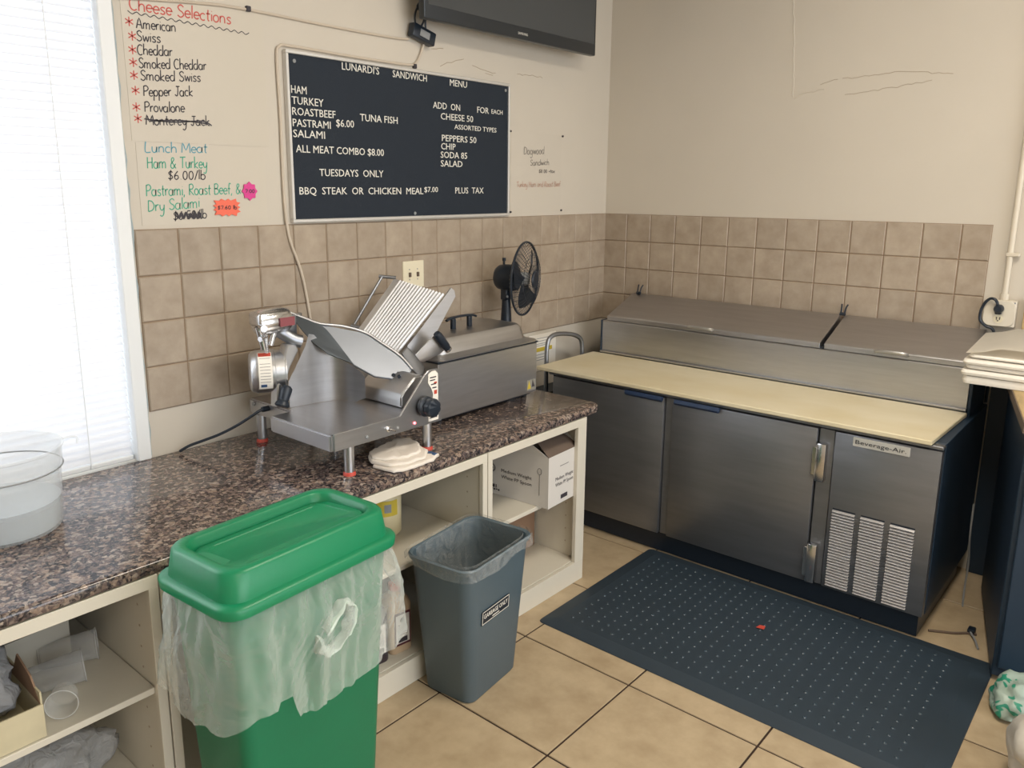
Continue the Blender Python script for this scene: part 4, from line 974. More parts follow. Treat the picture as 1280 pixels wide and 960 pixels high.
# gauge plate and the dark knife guard in front of it
GP = [(-2.343, -.216, 1.264), (-2.298, -.252, 1.24), (-2.255, -.286, 1.218), (-2.117, -.367, 1.178), (-2.082, -.41, 1.143), (-2.038, -.468, 1.093), (-2.021, -.515, 1.046), (-2.053, -.522, 1.027), (-2.084, -.517, 1.02), (-2.165, -.474, 1.039), (-2.215, -.42, 1.082), (-2.24, -.336, 1.167), (-2.278, -.293, 1.202)]
A_, B_, C_ = Vector((-2.33, -.22, 1.265)), Vector((-2.03, -.50, 1.06)), Vector((-2.22, -.42, 1.08))
gn = (B_-A_).cross(C_-A_).normalized()
if gn.y > 0: gn = -gn
bm = B(); slab(bm, GP, .010, .002, nrm=gn); gp = obj('gauge_plate', bm, 'plate', ms, smooth=True, angle=30)
LN = [(-2.343, -.217, 1.265), (-2.299, -.253, 1.24), (-2.256, -.287, 1.219), (-2.244, -.312, 1.195), (-2.236, -.338, 1.168), (-2.225, -.385, 1.12), (-2.218, -.423, 1.083), (-2.242, -.401, 1.098), (-2.284, -.365, 1.122), (-2.315, -.317, 1.164), (-2.327, -.28, 1.201)]
bm = B(); slab(bm, [Vector(p)+gn*.004 for p in LN], .004, .0008, nrm=gn); setp(obj('knife_edge', bm, 'knife', ms), 'darker curved edge of the round knife')
bm = B(); tube(bm, [Vector(p)+gn*.003 for p in (GP[0], GP[1], GP[2], (-2.185, -.325, 1.205), GP[3], GP[4], GP[5], GP[6])], .005, 8, 4)
obj('plate_rim', bm, 'alu', gp, smooth=True)
bm = B(); box(bm, -.012, .012, -.008, .008, -.006, .006, .002, 1, Matrix.Translation((-2.31, -.235, 1.255))); obj('guard_bolt', bm, 'chrome', ms)
# slide block between tray and gauge plate
bm = B()
sb_ = [(-2.155, .943), (-2.155, .982), (-2.14, 1.0), (-2.085, 1.045), (-2.05, 1.045), (-2.04, 1.03), (-2.04, .943)]
q = bmesh.new(); loft(q, [[Vector((x, -.60, z)) for x, z in sb_], [Vector((x, -.37, z)) for x, z in sb_]]); bmesh.ops.recalc_face_normals(q, faces=q.faces); bmesh.ops.bevel(q, geom=q.edges[:], offset=.006, segments=2, affect='EDGES'); merge(bm, q)
sbk = obj('slide_block', bm, 'alu', ms, smooth=True, angle=60)
for k in (0, 1): obj('screw', cyl(B(), (-2.098-.0, -.50-.03*k, 1.034), (-2.102, -.50-.03*k, 1.040), .006, n=10), 'black', sbk)
# carriage: ribbed food tray
bb, bf, tb, tf = Vector((-1.97, -.141, 1.14)), Vector((-1.985, -.392, 1.085)), Vector((-1.75, -.12, 1.328)), Vector((-1.75, -.41, 1.29))
tn = (tb-bb).cross(bf-bb).normalized()
if tn.x > 0: tn = -tn
bm = B(); slab(bm, [bb, bf, tf, tb], .006, nrm=tn)
tr = obj('food_tray', bm, 'tray', ms)
bm = B()
for k in range(15):
    t = .14+k*.061; a = bb.lerp(bf, t); b = tb.lerp(tf, t); dwn = (bf-bb).normalized()*.0035
    loft(bm, [[a-dwn, a+tn*.006, a+dwn], [b-dwn, b+tn*.006, b+dwn]])
obj('ribs', bm, 'tray', tr)
bm = B(); bk = (tf-bf).normalized()
SP = [Vector(p) for p in ((-1.713, -.416, 1.312), (-1.700, -.422, 1.300), (-1.695, -.422, 1.276), (-1.849, -.415, 1.078), (-1.886, -.413, 1.035), (-1.945, -.405, 1.085), (-1.936, -.398, 1.109), (-1.893, -.402, 1.145), (-1.90, -.402, 1.128))]
slab(bm, [SP[0], SP[1], SP[2], SP[3], SP[4], SP[5], SP[6], SP[7]], .006, .001, nrm=(0, -1, 0))
obj('tray_side_plate', bm, 'steel', tr, smooth=True, angle=30)
bm = B(); slab(bm, [(-2.015, -.45, 1.095), (-1.985, -.45, 1.118), (-1.955, -.455, 1.09), (-1.915, -.47, 1.03), (-1.925, -.475, 1.005), (-1.955, -.48, 1.0), (-1.99, -.47, 1.045)], .018, .004, nrm=(-.5, -.75, .2))
setp(obj('thickness_fence', bm, 'alu_dark', ms, smooth=True))
bm = B(); cyl(bm, (-1.945, -.085, 1.148), (-1.788, -.085, 1.335), .006, n=10); cyl(bm, (-1.795, -.075, 1.338), (-1.745, -.125, 1.332), .007, n=10); cyl(bm, (-1.95, -.08, 1.15), (-1.93, -.13, 1.14), .008, n=10)
obj('pusher_rod', bm, 'alu_dark', tr, smooth=True)
bm = B(); slab(bm, [(-1.955, -.43, 1.055), (-1.865, -.47, 1.145), (-1.84, -.47, 1.125), (-1.80, -.47, 1.085), (-1.83, -.47, 1.07), (-1.90, -.45, 1.045)], .006, .001, nrm=(0, -1, .15)); obj('handle_bracket', bm, 'alu', ms, smooth=True)
bm = B(); ga, gb_ = Vector((-1.865, -.49, 1.152)), Vector((-1.818, -.49, 1.098)); gd = (gb_-ga)
lathe(bm, ga, gd, [(.006, -.012), (.013, -.008), (.0165, .004), (.0165, gd.length-.004), (.013, gd.length+.008), (.006, gd.length+.012)], 16)
setp(obj('push_grip', bm, 'black', ms, smooth=True), 'black plastic push grip')
obj('grip_ferrule', lathe(B(), gb_+gd.normalized()*.008, gd, [(.015, 0), (.015, .01), (.01, .014)], 14), 'chrome', ms, smooth=True)
# front panel fittings
bm = B(); lathe(bm, (-2.118, -.672, .958), (.04, -1, -.0), [(.030, 0), (.036, .010), (.036, .018), (.026, .026)], 28)
kb = setp(obj('thickness_dial', bm, 'black', ms, smooth=True), 'black thickness dial')
bm = B(); n_ = 24; Fk = frame_to((-2.115, -.696, .958), (.04, -1, 0))
kp = [(.033*(1 if i % 3 else .9)) for i in range(n_)]
loft(bm, [[Fk @ Vector((r*s_*math.cos(2*PI*i/n_), r*s_*math.sin(2*PI*i/n_), h)) for i, r in enumerate(kp)] for s_, h in ((.9, 0), (1, .006), (1, .026), (.9, .031))])
obj('dial_grip', bm, 'black', kb, smooth=True, angle=60)
lp = [(-2.092, 1.066), (-2.076, 1.074), (-2.058, 1.074), (-2.046, 1.062), (-2.046, .895), (-2.094, .895), (-2.094, .93), (-2.076, .96), (-2.07, .99), (-2.078, 1.012), (-2.094, 1.035)]
bm = B(); slab(bm, [(x, -.6738, z) for x, z in lp], .0012, nrm=(0, -1, 0)); il = setp(obj('instruction_label', bm, 'paper_w', fp), 'cream printed instruction sticker')
bm = B()
for z, a_, b_ in ((1.05, -2.085, -2.055), (1.04, -2.085, -2.06), (1.025, -2.08, -2.056), (1.012, -2.074, -2.054), (.915, -2.088, -2.052), (.905, -2.088, -2.052)): box(bm, a_, b_, -.6746, -.6738, z, z+.004)
obj('label_print', bm, 'ink_k', il)
bm = B(); box(bm, -2.066, -2.052, -.6746, -.6738, .99, 1.004); box(bm, -2.066, -2.052, -.6746, -.6738, 1.028, 1.034); obj('label_red_print', bm, 'redp', il)
setp(obj('indicator_lamp', lathe(B(), (-2.160, -.672, .905), (0, -1, 0), [(.0045, 0), (.0045, .003), (.002, .005)], 12), 'led', fp), 'small glowing red lamp')
for x, z in ((-2.372, .905), (-2.238, .905)): obj('screw', lathe(B(), (x, -.672, z), (0, -1, 0), [(.006, 0), (.006, .003), (.003, .005)], 12), 'grey', fp)
bm = B(); lathe(bm, (-2.279, -.672, .911), (0, -1, 0), [(.010, 0), (.010, .004), (.006, .006)], 14); cyl(bm, (-2.279, -.678, .911), (-2.271, -.70, .908), .003, n=8)
obj('toggle_switch', bm, 'chrome', fp, smooth=True)
bm = B(); cyl(bm, (-2.4315, -.11, .925), (-2.436, -.11, .925), .008, n=12); obj('side_screw', bm, 'grey', ms)
cdp = obj('power_cord', tube(B(), [(-2.43, -.20, .925), (-2.462, -.20, .924), (-2.49, -.185, .905), (-2.53, -.15, .872), (-2.575, -.11, .842), (-2.62, -.075, .822), (-2.655, -.05, .808), (-2.678, -.035, .794), (-2.685, -.03, .7885)], .0052, 8, 5), 'black', ms, smooth=True)
bm = B(); cyl(bm, (-2.43, -.20, .925), (-2.455, -.20, .925), .010, n=12); obj('cord_gland', bm, 'black', ms, smooth=True)

# ------------------------------------------------------------------ towel
tw = thing('folded_towel', 'folded white kitchen towel lying on the worktop below the slicer', 'towel', (-2.2, -.66, WT))
def clothlayer(pts, z, th, seed):
    bm = B(); cx_ = sum(p[0] for p in pts)/len(pts); cy_ = sum(p[1] for p in pts)/len(pts); n = 40
    cum = []; tot = 0
    for i in range(len(pts)):
        a = pts[i]; b = pts[(i+1) % len(pts)]; d = math.dist(a, b); cum.append((tot, d, a, b)); tot += d
    per = []
    for k in range(n):
        s = tot*k/n
        for t0, d, a, b in cum:
            if t0 <= s <= t0+d: t = (s-t0)/d; per.append((a[0]+(b[0]-a[0])*t, a[1]+(b[1]-a[1])*t)); break
    L_ = []
    for s_, dz in ((.90, 0), (.985, .15), (1.0, .5), (.985, .85), (.92, 1.0), (.7, 1.0), (.4, 1.0), (.12, 1.0)):
        row = []
        for x, y in per:
            X_, Y_ = cx_+(x-cx_)*s_, cy_+(y-cy_)*s_
            nz = mnoise.noise(Vector((X_*28, Y_*28, seed)))
            w_ = mnoise.noise(Vector((X_*60, Y_*20, seed+3)))
            row.append(Vector((X_+nz*.006, Y_+w_*.006, z+th*dz+(nz*.004+.004*w_+.004)*(dz > .6))))
        L_.append(row)
    loft(bm, L_, True, True); return bm
obj('bottom_fold', clothlayer([(-2.335, -.655), (-2.322, -.745), (-2.27, -.762), (-2.155, -.758), (-2.105, -.735), (-2.135, -.60), (-2.215, -.56)], WT+.001, .009, 1), 'cloth', tw, smooth=True, angle=180)
obj('middle_fold', clothlayer([(-2.335, -.645), (-2.315, -.715), (-2.26, -.742), (-2.175, -.742), (-2.125, -.70), (-2.10, -.60), (-2.16, -.555), (-2.22, -.56), (-2.30, -.59)], WT+.012, .009, 2), 'cloth', tw, smooth=True, angle=180)
obj('top_fold', clothlayer([(-2.325, -.64), (-2.295, -.685), (-2.24, -.715), (-2.17, -.71), (-2.11, -.64), (-2.095, -.57), (-2.15, -.545), (-2.23, -.565), (-2.30, -.595)], WT+.023, .008, 3), 'cloth', tw, smooth=True, angle=180)
setp(obj('blue_stripe', slab(B(), [(-2.135, -.742, WT+.0165), (-2.112, -.735, WT+.0165), (-2.118, -.68, WT+.0165), (-2.138, -.69, WT+.0165)], .006, .001), 'blue', tw), 'blue stripe at the towel corner')

# ------------------------------------------------------------------ water tub at the left
tb_ = thing('water_tub', 'round translucent plastic tub half full of water under the window', 'tub', (-3.335, -.255, WT))
cxt, cyt, rt_ = -3.315, -.282, .155
bm = B(); lathe(bm, (cxt, cyt, WT), (0, 0, 1), [(rt_-.030, .0005), (rt_-.016, .004), (rt_-.012, .012), (rt_-.004, .168), (rt_, .170), (rt_+.002, .222), (rt_+.007, .226), (rt_+.007, .231), (rt_+.001, .231), (rt_-.005, .172), (rt_-.010, .166), (rt_-.016, .014), (rt_-.03, .008)], 48)
obj('tub_wall', bm, 'tub', tb_, smooth=True)
obj('ring', tube(B(), [(cxt+(rt_+.001)*math.cos(i*PI/24), cyt+(rt_+.001)*math.sin(i*PI/24), WT+.172) for i in range(49)], .0022, 6, 0, cap=False), 'grey', tb_, smooth=True)
bm = B(); lathe(bm, (cxt, cyt, WT+.01), (0, 0, 1), [(rt_-.020, .0), (rt_-.0125, .075)], 48); obj('water', bm, 'water', tb_, smooth=True)
bm = B(); tube(bm, [(cxt+.157, cyt-.02, WT+.225), (cxt+.185, cyt-.03, WT+.228), (cxt+.195, cyt-.035, WT+.222), (cxt+.193, cyt-.034, WT+.208)], .003, 6, 3); obj('lug', bm, 'tub', tb_, smooth=True)

# ------------------------------------------------------------------ things on the cabinet shelves
# white carton with plastic spoons
SB = thing('spoon_carton', 'open white carton of plastic spoons on the right-hand cabinet shelf', 'box', (-1.394, -.58, .401), R(3))
c0 = Vector((-.115, -.165)); cw, cdp_, chh = .226, .34, .222
bm = B()
t_ = .004
box(bm, -cw/2, cw/2, -cdp_/2, -cdp_/2+t_, 0, chh); box(bm, -cw/2, cw/2, cdp_/2-t_, cdp_/2, 0, chh); box(bm, -cw/2, -cw/2+t_, -cdp_/2+t_, cdp_/2-t_, 0, chh); box(bm, cw/2-t_, cw/2, -cdp_/2+t_, cdp_/2-t_, 0, chh); box(bm, -cw/2+t_, cw/2-t_, -cdp_/2+t_, cdp_/2-t_, 0, t_)
obj('carton_walls', bm, 'card_w', SB, world=False)
bm = B(); slab(bm, [(-cw/2, -cdp_/2, chh+.001), (cw/2, -cdp_/2, chh+.001), (cw/2-.02, -cdp_/2+.10, chh+.06), (-cw/2+.03, -cdp_/2+.10, chh+.062)], .003, nrm=(0, -.5, .86)); setp(obj('flap', bm, 'card_in', SB, world=False), 'brown inner side of the raised flap')
bm = B(); slab(bm, [(-cw/2, -cdp_/2+.005, chh), (-cw/2, cdp_/2, chh), (-cw/2-.01, cdp_/2-.01, chh+.05), (-cw/2-.01, -cdp_/2+.11, chh+.06)], .003, nrm=(-1, 0, .2)); obj('flap', bm, 'card_w', SB, world=False)
bm = B(); slab(bm, [(cw/2, -cdp_/2+.005, chh), (cw/2, cdp_/2, chh), (cw/2+.01, cdp_/2-.02, chh+.045), (cw/2+.01, -cdp_/2+.09, chh+.06)], .003, nrm=(1, 0, .2)); obj('flap', bm, 'card_w', SB, world=False)
bm = B()
for s, z in (('Medium Weight', .108), ('White PP Spoon', .082)):
    t = textmesh(s, -.062, .072, .016, extr=.0004); bmesh.ops.translate(t, vec=(0, -cdp_/2-.0004, z), verts=t.verts); merge(bm, t)
box(bm, -.02, .03, -cdp_/2-.0008, -cdp_/2-.0003, .018, .036); box(bm, -.03, .035, -cdp_/2-.0008, -cdp_/2-.0003, .165, .167)
obj('front_print', bm, 'ink_k', SB, world=False)
bm = B()
MS = Matrix.Translation((-cw/2-.0004, 0, 0)) @ Matrix.Rotation(-PI/2, 4, 'Z')
for s, z in (('Medium Weight', .108), ('White PP Spoon', .080)):
    t = textmesh(s, -.075, .085, .016, extr=.0004); bmesh.ops.transform(t, matrix=MS @ Matrix.Translation((0, 0, z)), verts=t.verts); merge(bm, t)
obj('side_print', bm, 'ink_k', SB, world=False); bm = B()
t = bmesh.new()
for i in range(16):
    a = 2*PI*i/16; q = [Vector((-.125+r*math.cos(a+d), -.0004, .118+r*math.sin(a+d))) for r, d in ((.012, -.13), (.019, -.13), (.019, .13), (.012, .13))]; t.faces.new([t.verts.new(p) for p in q])
t.faces.new([t.verts.new((-.125+.006*math.cos(a*PI/6), -.0004, .118+.006*math.sin(a*PI/6))) for a in range(12)])
for a in ((-.138, -.11, .03, .045), (-.105, -.10, .03, .045)): box(t, a[0], a[1], -.0008, -.0003, a[2], a[3])
for k in range(5): box(t, -.14+k*.012, -.132+k*.012, -.0008, -.0003, .018+(k % 2)*.003, .026)
merge(bm, t, MS); obj('emblem', bm, 'ink_k', SB, world=False); bm = B()
t = bmesh.new(); tube(t, [(.125+.010*math.cos(a*PI/8), -.0006, .155+.014*math.sin(a*PI/8)) for a in range(17)], .0008, 4, 0); tube(t, [(.125, -.0006, .141), (.125, -.0006, .05)], .0008, 4, 0); merge(bm, t, MS); obj('spoon_drawing', bm, 'ink_k', SB, world=False); bm = B()
box(bm, -cw/2-.0009, -cw/2-.0003, .065, .125, .19, .196)
obj('small_print', bm, 'ink_k', SB, world=False)
bm = B(); box(bm, -1.56, -1.285, -.52, -.20, .0955, .30, .002)
cb = setp(obj('brown_carton', bm, 'card'), 'closed brown carton on the floor shelf of the right cabinet', 'box')
obj('lid_seam', box(B(), -1.56, -1.285, -.362, -.358, .2995, .3008), 'card_in', cb)

# jars / jugs
def jug(x, y, z, w_, d_, h, m, name, label, capm='black', lab=None, group=None, rz=0):
    j = thing(name, label, 'jug', (x, y, z), rz, group)
    bm = B(); loft(bm, [rrect(w_*.94, d_*.94, w_*.2, 0, 4), rrect(w_, d_, w_*.22, .006, 4), rrect(w_, d_, w_*.22, h*.70, 4), rrect(w_*.9, d_*.9, w_*.3, h*.78, 4), rrect(w_*.42, d_*.42, w_*.2, h*.88, 4), rrect(w_*.40, d_*.40, w_*.19, h*.92, 4)])
    obj('bottle', bm, m, j, world=False, smooth=True)
    obj('cap', lathe(B(), (0, 0, h*.905), (0, 0, 1), [(w_*.23, 0), (w_*.24, .004), (w_*.24, h*.09), (w_*.2, h*.095)], 16), capm, j, world=False, smooth=True)
    if lab:
        obj('label', box(B(), -w_*.36, w_*.36, -d_/2-.0012, -d_/2+.001, h*.12, h*.62), lab, j, world=False)
        bm = B(); box(bm, -w_*.30, w_*.30, -d_/2-.002, -d_/2-.001, h*.155, h*.585); obj('label_face', bm, 'card_w', j, world=False)
        bm = B(); box(bm, -w_*.2, w_*.2, -d_/2-.0026, -d_/2-.0018, h*.17, h*.24)
        lathe(bm, (0, -d_/2-.0018, h*.50), (0, -1, 0), [(w_*.12, 0), (w_*.12, .0006)], 12)
        for k in range(6): box(bm, -w_*.2, w_*.2, -d_/2-.0026, -d_/2-.0018, h*(.28+k*.03), h*(.288+k*.03))
        obj('label_print', bm, 'ink_k', j, world=False)
    return j
jug(-2.464, -.665, .0955, .085, .085, .25, 'oil', 'sauce_jug', 'cream jug half hidden by the green bin, lowest shelf', 'redp', 'redp', rz=R(-8))
jug(-2.368, -.665, .0955, .088, .088, .25, 'dark_liquid', 'sauce_jug', 'dark jug with white label between the cream and the tan jug', 'redp', 'ink_k', rz=R(-8))
jug(-2.262, -.665, .0955, .092, .092, .25, mat('tan_jug_plastic', hx('b79f83'), .4), 'sauce_jug', 'tan jug with dark-edged label beside the grey waste bin', 'redp', 'maroon', rz=R(-8))
bm = B(); box(bm, -2.46, -2.19, -.60, -.30, .0955, .355, .03, 3)
for v in bm.verts: v.co += Vector((mnoise.noise(v.co*12), mnoise.noise(v.co*12+Vector((3, 3, 3))), mnoise.noise(v.co*12+Vector((7, 1, 9)))))*.012
bm.verts.ensure_lookup_table()
for v in bm.verts: v.co.z = max(v.co.z, .0955)
setp(obj('wrapped_pack', bm, 'maroon', smooth=True, angle=180), 'dark maroon shrink-wrapped pack behind the jugs', 'pack')
jr = thing('cream_jar', 'squat cream jar with a yellow label on the shelf right of the green bin', 'jar', (-2.13, -.46, .43))
obj('jar_body', lathe(B(), (0, 0, 0), (0, 0, 1), [(.06, 0), (.066, .006), (.068, .14), (.06, .16), (.052, .165)], 28), 'oil', jr, world=False, smooth=True)
obj('jar_lid', lathe(B(), (0, 0, .165), (0, 0, 1), [(.056, 0), (.058, .004), (.058, .022), (.052, .026)], 28), 'ivory', jr, world=False, smooth=True)
bm = B(); wrap(bm, (0, 0, 0), (0, 0, 1), .0690, .09, .145, angof((0, 0, 0)) if False else 150, 260, 10)
fl = frame_to((0, 0, 0), (0, 0, 1)).to_3x3().inverted() @ Vector((-.6, -.8, 0)); a_ = math.degrees(math.atan2(fl.y, fl.x))
bm.free(); bm = B(); wrap(bm, (0, 0, 0), (0, 0, 1), .0690, .085, .145, a_-45, a_+45, 10); obj('jar_label', bm, 'yellow', jr, world=False, smooth=True)
bm = B(); wrap(bm, (0, 0, 0), (0, 0, 1), .0696, .10, .132, a_+0, a_+22, 4); obj('label_print', bm, 'grey', jr, world=False)
bm = B(); wrap(bm, (0, 0, 0), (0, 0, 1), .0696, .09, .14, a_-45, a_-22, 4); obj('label_red_print', bm, 'redp', jr, world=False)

# left cabinet: cups, tray, box with bag, bag below
def cup(p, d, label, L=.115, r0=.030, r1=.041):
    c = thing('plastic_cup', label, 'cup', p)
    bm = B(); lathe(bm, (0, 0, 0), d, [(r0-.002, .001), (r0, .0), (r0+.001, .004), (r1-.001, L-.004), (r1+.002, L-.002), (r1+.002, L), (r1-.001, L), (r0-.001, .005)], 24)
    obj('cup_wall', bm, 'cup', c, world=False, smooth=True)
    bm = B(); tube(bm, [frame_to((0, 0, 0), d) @ Vector(((r1+.001)*math.cos(i*PI/12), (r1+.001)*math.sin(i*PI/12), L)) for i in range(25)], .0009, 5, 0, cap=False)
    obj('rim', bm, mat('clear_rim', (.55, .56, .56), .25), c, world=False, smooth=True); return c
SZ = .4285
cup((-3.40, -.53, SZ+.034), (.95, -.28, .06), 'clear plastic cup lying on its side nearest the cabinet front', .15, .033, .042)
cup((-3.32, -.44, SZ+.035), (.92, -.38, .05), 'clear plastic cup lying behind the front one, rim to the right', .14, .032, .041)
cup((-3.37, -.35, SZ+.033), (.98, .15, .05), 'clear plastic cup lying furthest back on the shelf', .15, .032, .041)
cup((-3.335, -.655, SZ+.038), (-.3, -.55, .02), 'single clear cup facing the viewer beside the old carton', .05, .030, .036)
bm = B(); slab(bm, [(-3.62, -.45, SZ+.10), (-3.24, -.45, SZ+.12), (-3.19, -.12, SZ+.16), (-3.62, -.12, SZ+.16)], .006, .001)
slab(bm, [(-3.62, -.45, SZ+.10), (-3.24, -.45, SZ+.12), (-3.24, -.447, SZ+.001), (-3.62, -.447, SZ+.001)], .005, nrm=(0, -1, 0))
setp(obj('plastic_tray', bm, mat('white_tray_plastic', hx('b5b1a6'), .35)), 'pale upturned plastic tray at the back of the left cabinet shelf', 'tray')
oc = thing('old_carton', 'torn pale carton with grey plastic bag at the left picture edge', 'box', (-3.50, -.60, SZ), 0)
bm = B()
xa, xb, ya, yb, hh = -3.66, -3.408, -.735, -.45, .085
box(bm, xa, xb, ya, ya+.004, SZ+.001, SZ+hh); box(bm, xb-.004, xb, ya+.004, yb, SZ+.001, SZ+hh+.03); box(bm, xa, xb-.004, yb-.004, yb, SZ+.001, SZ+hh); box(bm, xa, xa+.004, ya+.004, yb-.004, SZ+.001, SZ+hh); box(bm, xa+.004, xb-.004, ya+.004, yb-.004, SZ+.001, SZ+.005)
obj('carton_walls', bm, mat('pale_carton', hx('c9bfa0'), .7, var=.12, vscale=12), oc)
bm = B(); slab(bm, [(-3.409, -.73, SZ+hh), (-3.409, -.68, SZ+hh+.05), (-3.409, -.60, SZ+hh+.075), (-3.409, -.57, SZ+hh+.03), (-3.409, -.5, SZ+hh+.02), (-3.409, -.47, SZ+hh)], .004, nrm=(1, 0, 0)); setp(obj('torn_flap', bm, 'card', oc), 'torn brown cardboard edge')
def blob(c, r, seed, amp=.25, sub=3, sq=(1, 1, 1), zmin=None):
    bm = B(); bmesh.ops.create_icosphere(bm, subdivisions=sub, radius=1)
    for v in bm.verts:
        n = mnoise.noise(v.co*1.6+Vector((seed, 0, 0)))+.5*mnoise.noise(v.co*4+Vector((0, seed, 0)))
        k = 1+amp*n; v.co = Vector((c[0]+v.co.x*r*sq[0]*k, c[1]+v.co.y*r*sq[1]*k, c[2]+v.co.z*r*sq[2]*k))
        if zmin is not None: v.co.z = max(v.co.z, zmin)
    return bm
setp(obj('clear_bag', blob((-3.535, -.60, SZ+.13), .115, 3, .35, 4, (.95, 1, .85), SZ+.007), film('grey_film_bag', (.36, .37, .39), .55, .2, .8, 22, .4), smooth=True, angle=180), 'crumpled grey clear plastic bag in the torn carton', 'bag')
setp(obj('clear_bag', blob((-3.36, -.50, .19), .13, 8, .3, 4, (1.25, .9, .7), .0965), film('grey_film_bag_low', (.50, .51, .52), .5, .2, .8, 26, .4), smooth=True, angle=180), 'crumpled clear plastic bag on the lowest shelf at far left', 'bag')

# ------------------------------------------------------------------ right side: conduit, outlet, table, paper
cn = thing('conduit_pipe', 'white painted conduit running up the right wall from the socket box', 'pipe', (-.018, -2.04, 1.25))
obj('pipe', cyl(B(), (-.018, -2.04, 1.249), (-.018, -2.04, 3.19), .0115, n=14), 'pipe', cn, smooth=True)
for z in (1.44, 2.3, 3.0): obj('clamp', box(B(), -.032, -.0005, -2.075, -2.026, z-.008, z+.008, .003), 'pipe', cn)
obj('pipe_connector', cyl(B(), (-.018, -2.04, 1.2485), (-.018, -2.04, 1.275), .017, n=12), 'pipe', cn)
ob = thing('socket_box', 'surface mounted white power socket box at the end of the tiled wall', 'socket', (-.02, -2.03, 1.14))
obj('back_box', box(B(), -.045, -.0005, -2.092, -1.978, 1.135, 1.248, .004), 'outlet', ob)
bm = B(); loft(bm, [[Vector((-.046, p.x-2.033, p.y+1.193)) for p in rrect(.118, .112, .028, 0, 4)], [Vector((-.052, p.x-2.033, p.y+1.193)) for p in rrect(.112, .106, .026, 0, 4)]]); cvp = obj('cover_plate', bm, 'outlet', ob)
obj('socket_face', lathe(B(), (-.0515, -2.033, 1.170), (-1, 0, 0), [(.018, 0), (.018, .003)], 20), 'ivory', cvp)
bm = B(); box(bm, -.0565, -.0545, -2.041, -2.038, 1.166, 1.178); box(bm, -.0565, -.0545, -2.029, -2.026, 1.166, 1.178); cyl(bm, (-.0545, -2.033, 1.162), (-.0565, -2.033, 1.162), .003, n=8); obj('socket_slots', bm, 'ink_k', cvp)
for y in (-1.985, -2.085): obj('screw', cyl(B(), (-.045, y, 1.24), (-.048, y, 1.24), .004, n=8), 'grey', ob)
pc = thing('power_plug', 'black plug and cord in the upper socket of the wall box', 'plug', (-.07, -2.033, 1.21))
bm = B(); lathe(bm, (-.053, -2.033, 1.214), (-1, 0, 0), [(.017, 0), (.019, .006), (.018, .024), (.012, .032)], 16); box(bm, -.075, -.055, -2.046, -2.020, 1.19, 1.232, .006, 2); obj('plug_body', bm, 'black', pc, smooth=True)
obj('cord', tube(B(), [(-.07, -2.03, 1.225), (-.075, -2.02, 1.25), (-.07, -2.0, 1.255), (-.062, -1.98, 1.235), (-.058, -1.968, 1.20), (-.056, -1.968, 1.16), (-.052, -1.99, 1.135), (-.048, -2.027, 1.10), (-.044, -2.029, .9), (-.044, -2.029, .80)], .006, 8, 5), 'black', pc, smooth=True)

# side table standing a little askew
tbm = thing('side_cabinet', 'dark cabinet with a tan wooden top at the right picture edge', 'cabinet', (-.90, -2.285, 0), R(12.5))
# local: +x away from the viewer along the wall side, -y to the right
obj('carcass', box(B(), 0, .72, -.62, 0, .02, .925, .003), 'navy', tbm, world=False)
obj('wood_top', box(B(), -.035, .74, -.64, .012, .925, .955, .002), 'wood', tbm, world=False)
setp(obj('edge_band', box(B(), -.039, .74, .0125, .016, .922, .956), 'wood_dark', tbm, world=False), 'dark edge band of the top')
obj('front_edge_band', box(B(), -.039, -.0355, -.64, .0125, .922, .956), 'wood_dark', tbm, world=False)
dd = obj('door', box(B(), -.018, -.001, -.60, -.015, .06, .90, .003), 'navy', tbm, world=False)
obj('handle', tube(B(), [(-.019, -.06, .62), (-.04, -.06, .63), (-.04, -.06, .74), (-.019, -.06, .75)], .006, 8, 4), 'alu_dark', dd, world=False, smooth=True)
for x in (.05, .67):
    for y in (-.56, -.06): obj('foot', cyl(B(), (x, y, 0), (x, y, .021), .02, n=12), 'black', tbm, world=False)
setp(obj('dark_gap_filler', box(B(), -.03, -.004, -2.112, -2.04, 0.001, 1.10, .001), 'navy'), 'narrow dark filler added to darken the gap between prep fridge and dark cabinet', 'panel')  # added filler, no known part: stands in for the darkness of this gap
# stack of paper
ps = [(-.50, -2.0), (-.47, -2.38), (-.12, -2.36), (-.10, -2.02)]
def sheetpile(bm, z0, z1, x0, x1, y0, y1, seed, lift=0):
    n = 14
    L_ = []
    for z in (z0, (z0+z1)/2, z1):
        row = []
        q = rrect(x1-x0, y1-y0, .02, 0, 5, (x0+x1)/2, (y0+y1)/2)
        for p in q:
            nz = mnoise.noise(Vector((p.x*9, p.y*9, seed)))*.008
            bul = .004 if z == (z0+z1)/2 else 0
            zz = z+mnoise.noise(Vector((p.x*5, p.y*5, seed+4)))*.003*(z > z0)
            if lift and z > z0: zz += lift*max(0, (p.x-x0)/(x1-x0))**1.5
            row.append(Vector((p.x+nz-bul, p.y+nz*.6+bul, zz)))
        L_.append(row)
    loft(bm, L_); return bm
pk = thing('paper_stack', 'thick stack of white paper sheets overhanging the side cabinet top', 'paper', (-.30, -2.2, .956), 0)
zz = .957
specs = [(.030, -.440, -.09, -2.45, -1.998, 0), (.022, -.452, -.09, -2.45, -1.992, 0), (.014, -.445, -.10, -2.45, -2.006, 0), (.020, -.455, -.10, -2.45, -1.995, 0), (.012, -.438, -.09, -2.45, -2.012, 0)]
for i, (h, x0, x1, y0, y1, lf) in enumerate(specs):
    obj('sheet_bundle', sheetpile(B(), zz, zz+h, x0, x1, y0, y1, i*3.1, lf), 'paper_w', pk, smooth=True); zz += h+.0045
bm = B()
L_ = []
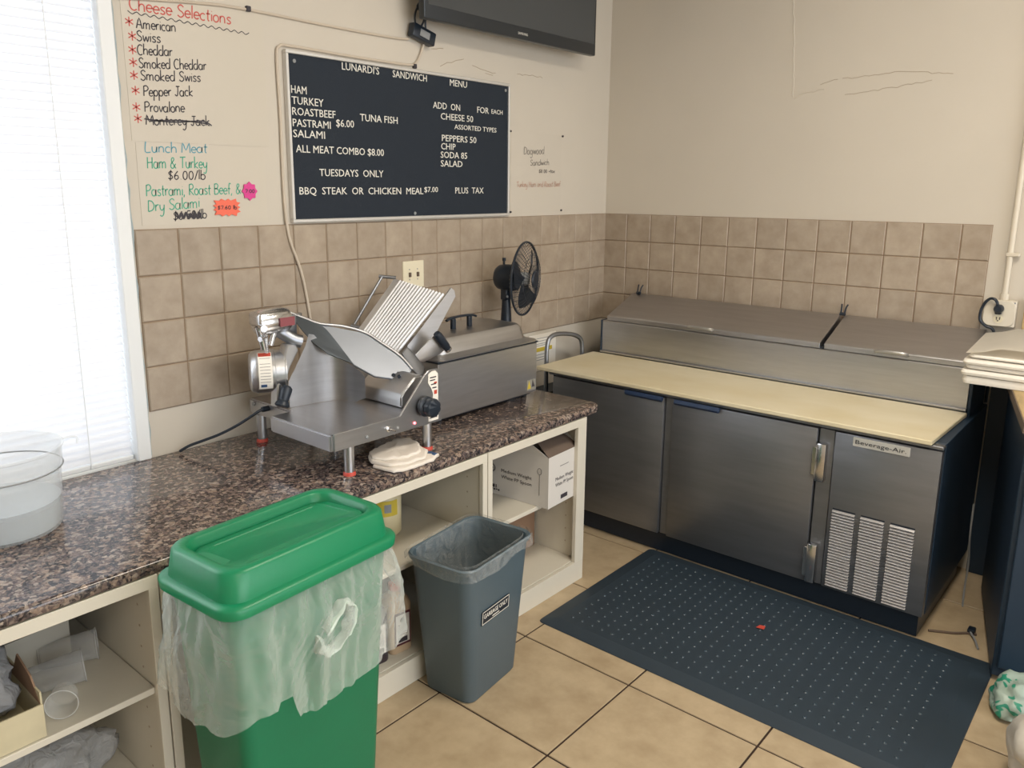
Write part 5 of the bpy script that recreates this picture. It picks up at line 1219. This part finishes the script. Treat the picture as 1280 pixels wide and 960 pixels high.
for x in [i/12 for i in range(13)]:
    row = []
    for y in [j/8 for j in range(9)]:
        X_ = -.45+.38*x; Y_ = -2.0-.45*y; u_ = min(1, max(0, (y-.04)/.22)); u_ = u_*u_*(3-2*u_)
        row.append(Vector((X_, Y_, zz+.001+.030*u_+.03*x)))
    L_.append(row)
q = bmesh.new(); loft(q, L_, False, False, closed=False); bmesh.ops.solidify(q, geom=q.faces[:], thickness=.004); merge(bm, q)
obj('loose_top_sheet', bm, 'paper_w', pk, smooth=True)
setp(obj('wooden_board', box(B(), -.03, -.004, -2.75, -2.118, .957, 1.262, .002), 'wood'), 'narrow tan wooden board standing against the right wall behind the paper', 'board')

# bags and cables on the floor at right
setp(obj('plastic_bag', blob((-1.04, -2.385, .045), .11, 12, .3, 4, (.95, .72, .6), .0145), 'bagwhite', smooth=True, angle=180), 'pale plastic bag with green print on the floor by the dark cabinet', 'bag')
setp(obj('plastic_bag', blob((-1.40, -2.575, .12), .17, 21, .25, 4, (.9, 1, .9), .001), mat('cream_plastic_bag', hx('c9c4ba'), .45, bump=.3, bscale=25), smooth=True, angle=180), 'full cream plastic bag in the bottom right corner', 'bag')
setp(obj('floor_cord', tube(B(), [(-.70, -2.04, .005), (-.68, -2.075, .005), (-.655, -2.12, .005), (-.62, -2.16, .005), (-.61, -2.19, .006)], .005, 8, 6), 'card_in', smooth=True), 'brown cord lying on the floor beside the prep fridge', 'cord')
fp2 = thing('cord_plug', 'black cord connector on the floor beside the dark cabinet', 'plug', (-.60, -2.17, 0))
bm = B(); box(bm, -.02, .02, -.013, .013, 0, .022, .005, 2); obj('connector', bm, 'black', fp2, world=False, smooth=True)
obj('prong_wire', tube(B(), [(-.02, 0, .012), (-.06, -.022, .010), (-.12, -.045, .006)], .004, 8, 4), 'grey', fp2, world=False, smooth=True)
setp(obj('grey_cord', tube(B(), [(-.30, -2.075, .42), (-.32, -2.08, .28), (-.30, -2.085, .16), (-.31, -2.085, .05), (-.34, -2.09, .006), (-.40, -2.10, .005)], .004, 8, 6), 'grey', smooth=True), 'thin grey cord hanging in the gap between prep fridge and dark cabinet', 'cord')

# ceiling fittings
for k, (x, y, lab) in enumerate(((-1.9, -2.3, 'white ceiling light fitting over the rubber mat'), (-4.2, -4.2, 'white ceiling light fitting behind the viewer'))):
    cl = thing('ceiling_light', lab, 'ceiling light', (x, y, 3.13))
    obj('housing', box(B(), x-.63, x+.63, y-.33, y+.33, 3.15, 3.1995, .004), 'trim', cl)
    obj('diffuser', box(B(), x-.60, x+.60, y-.30, y+.30, 3.138, 3.15), 'diffuser', cl)
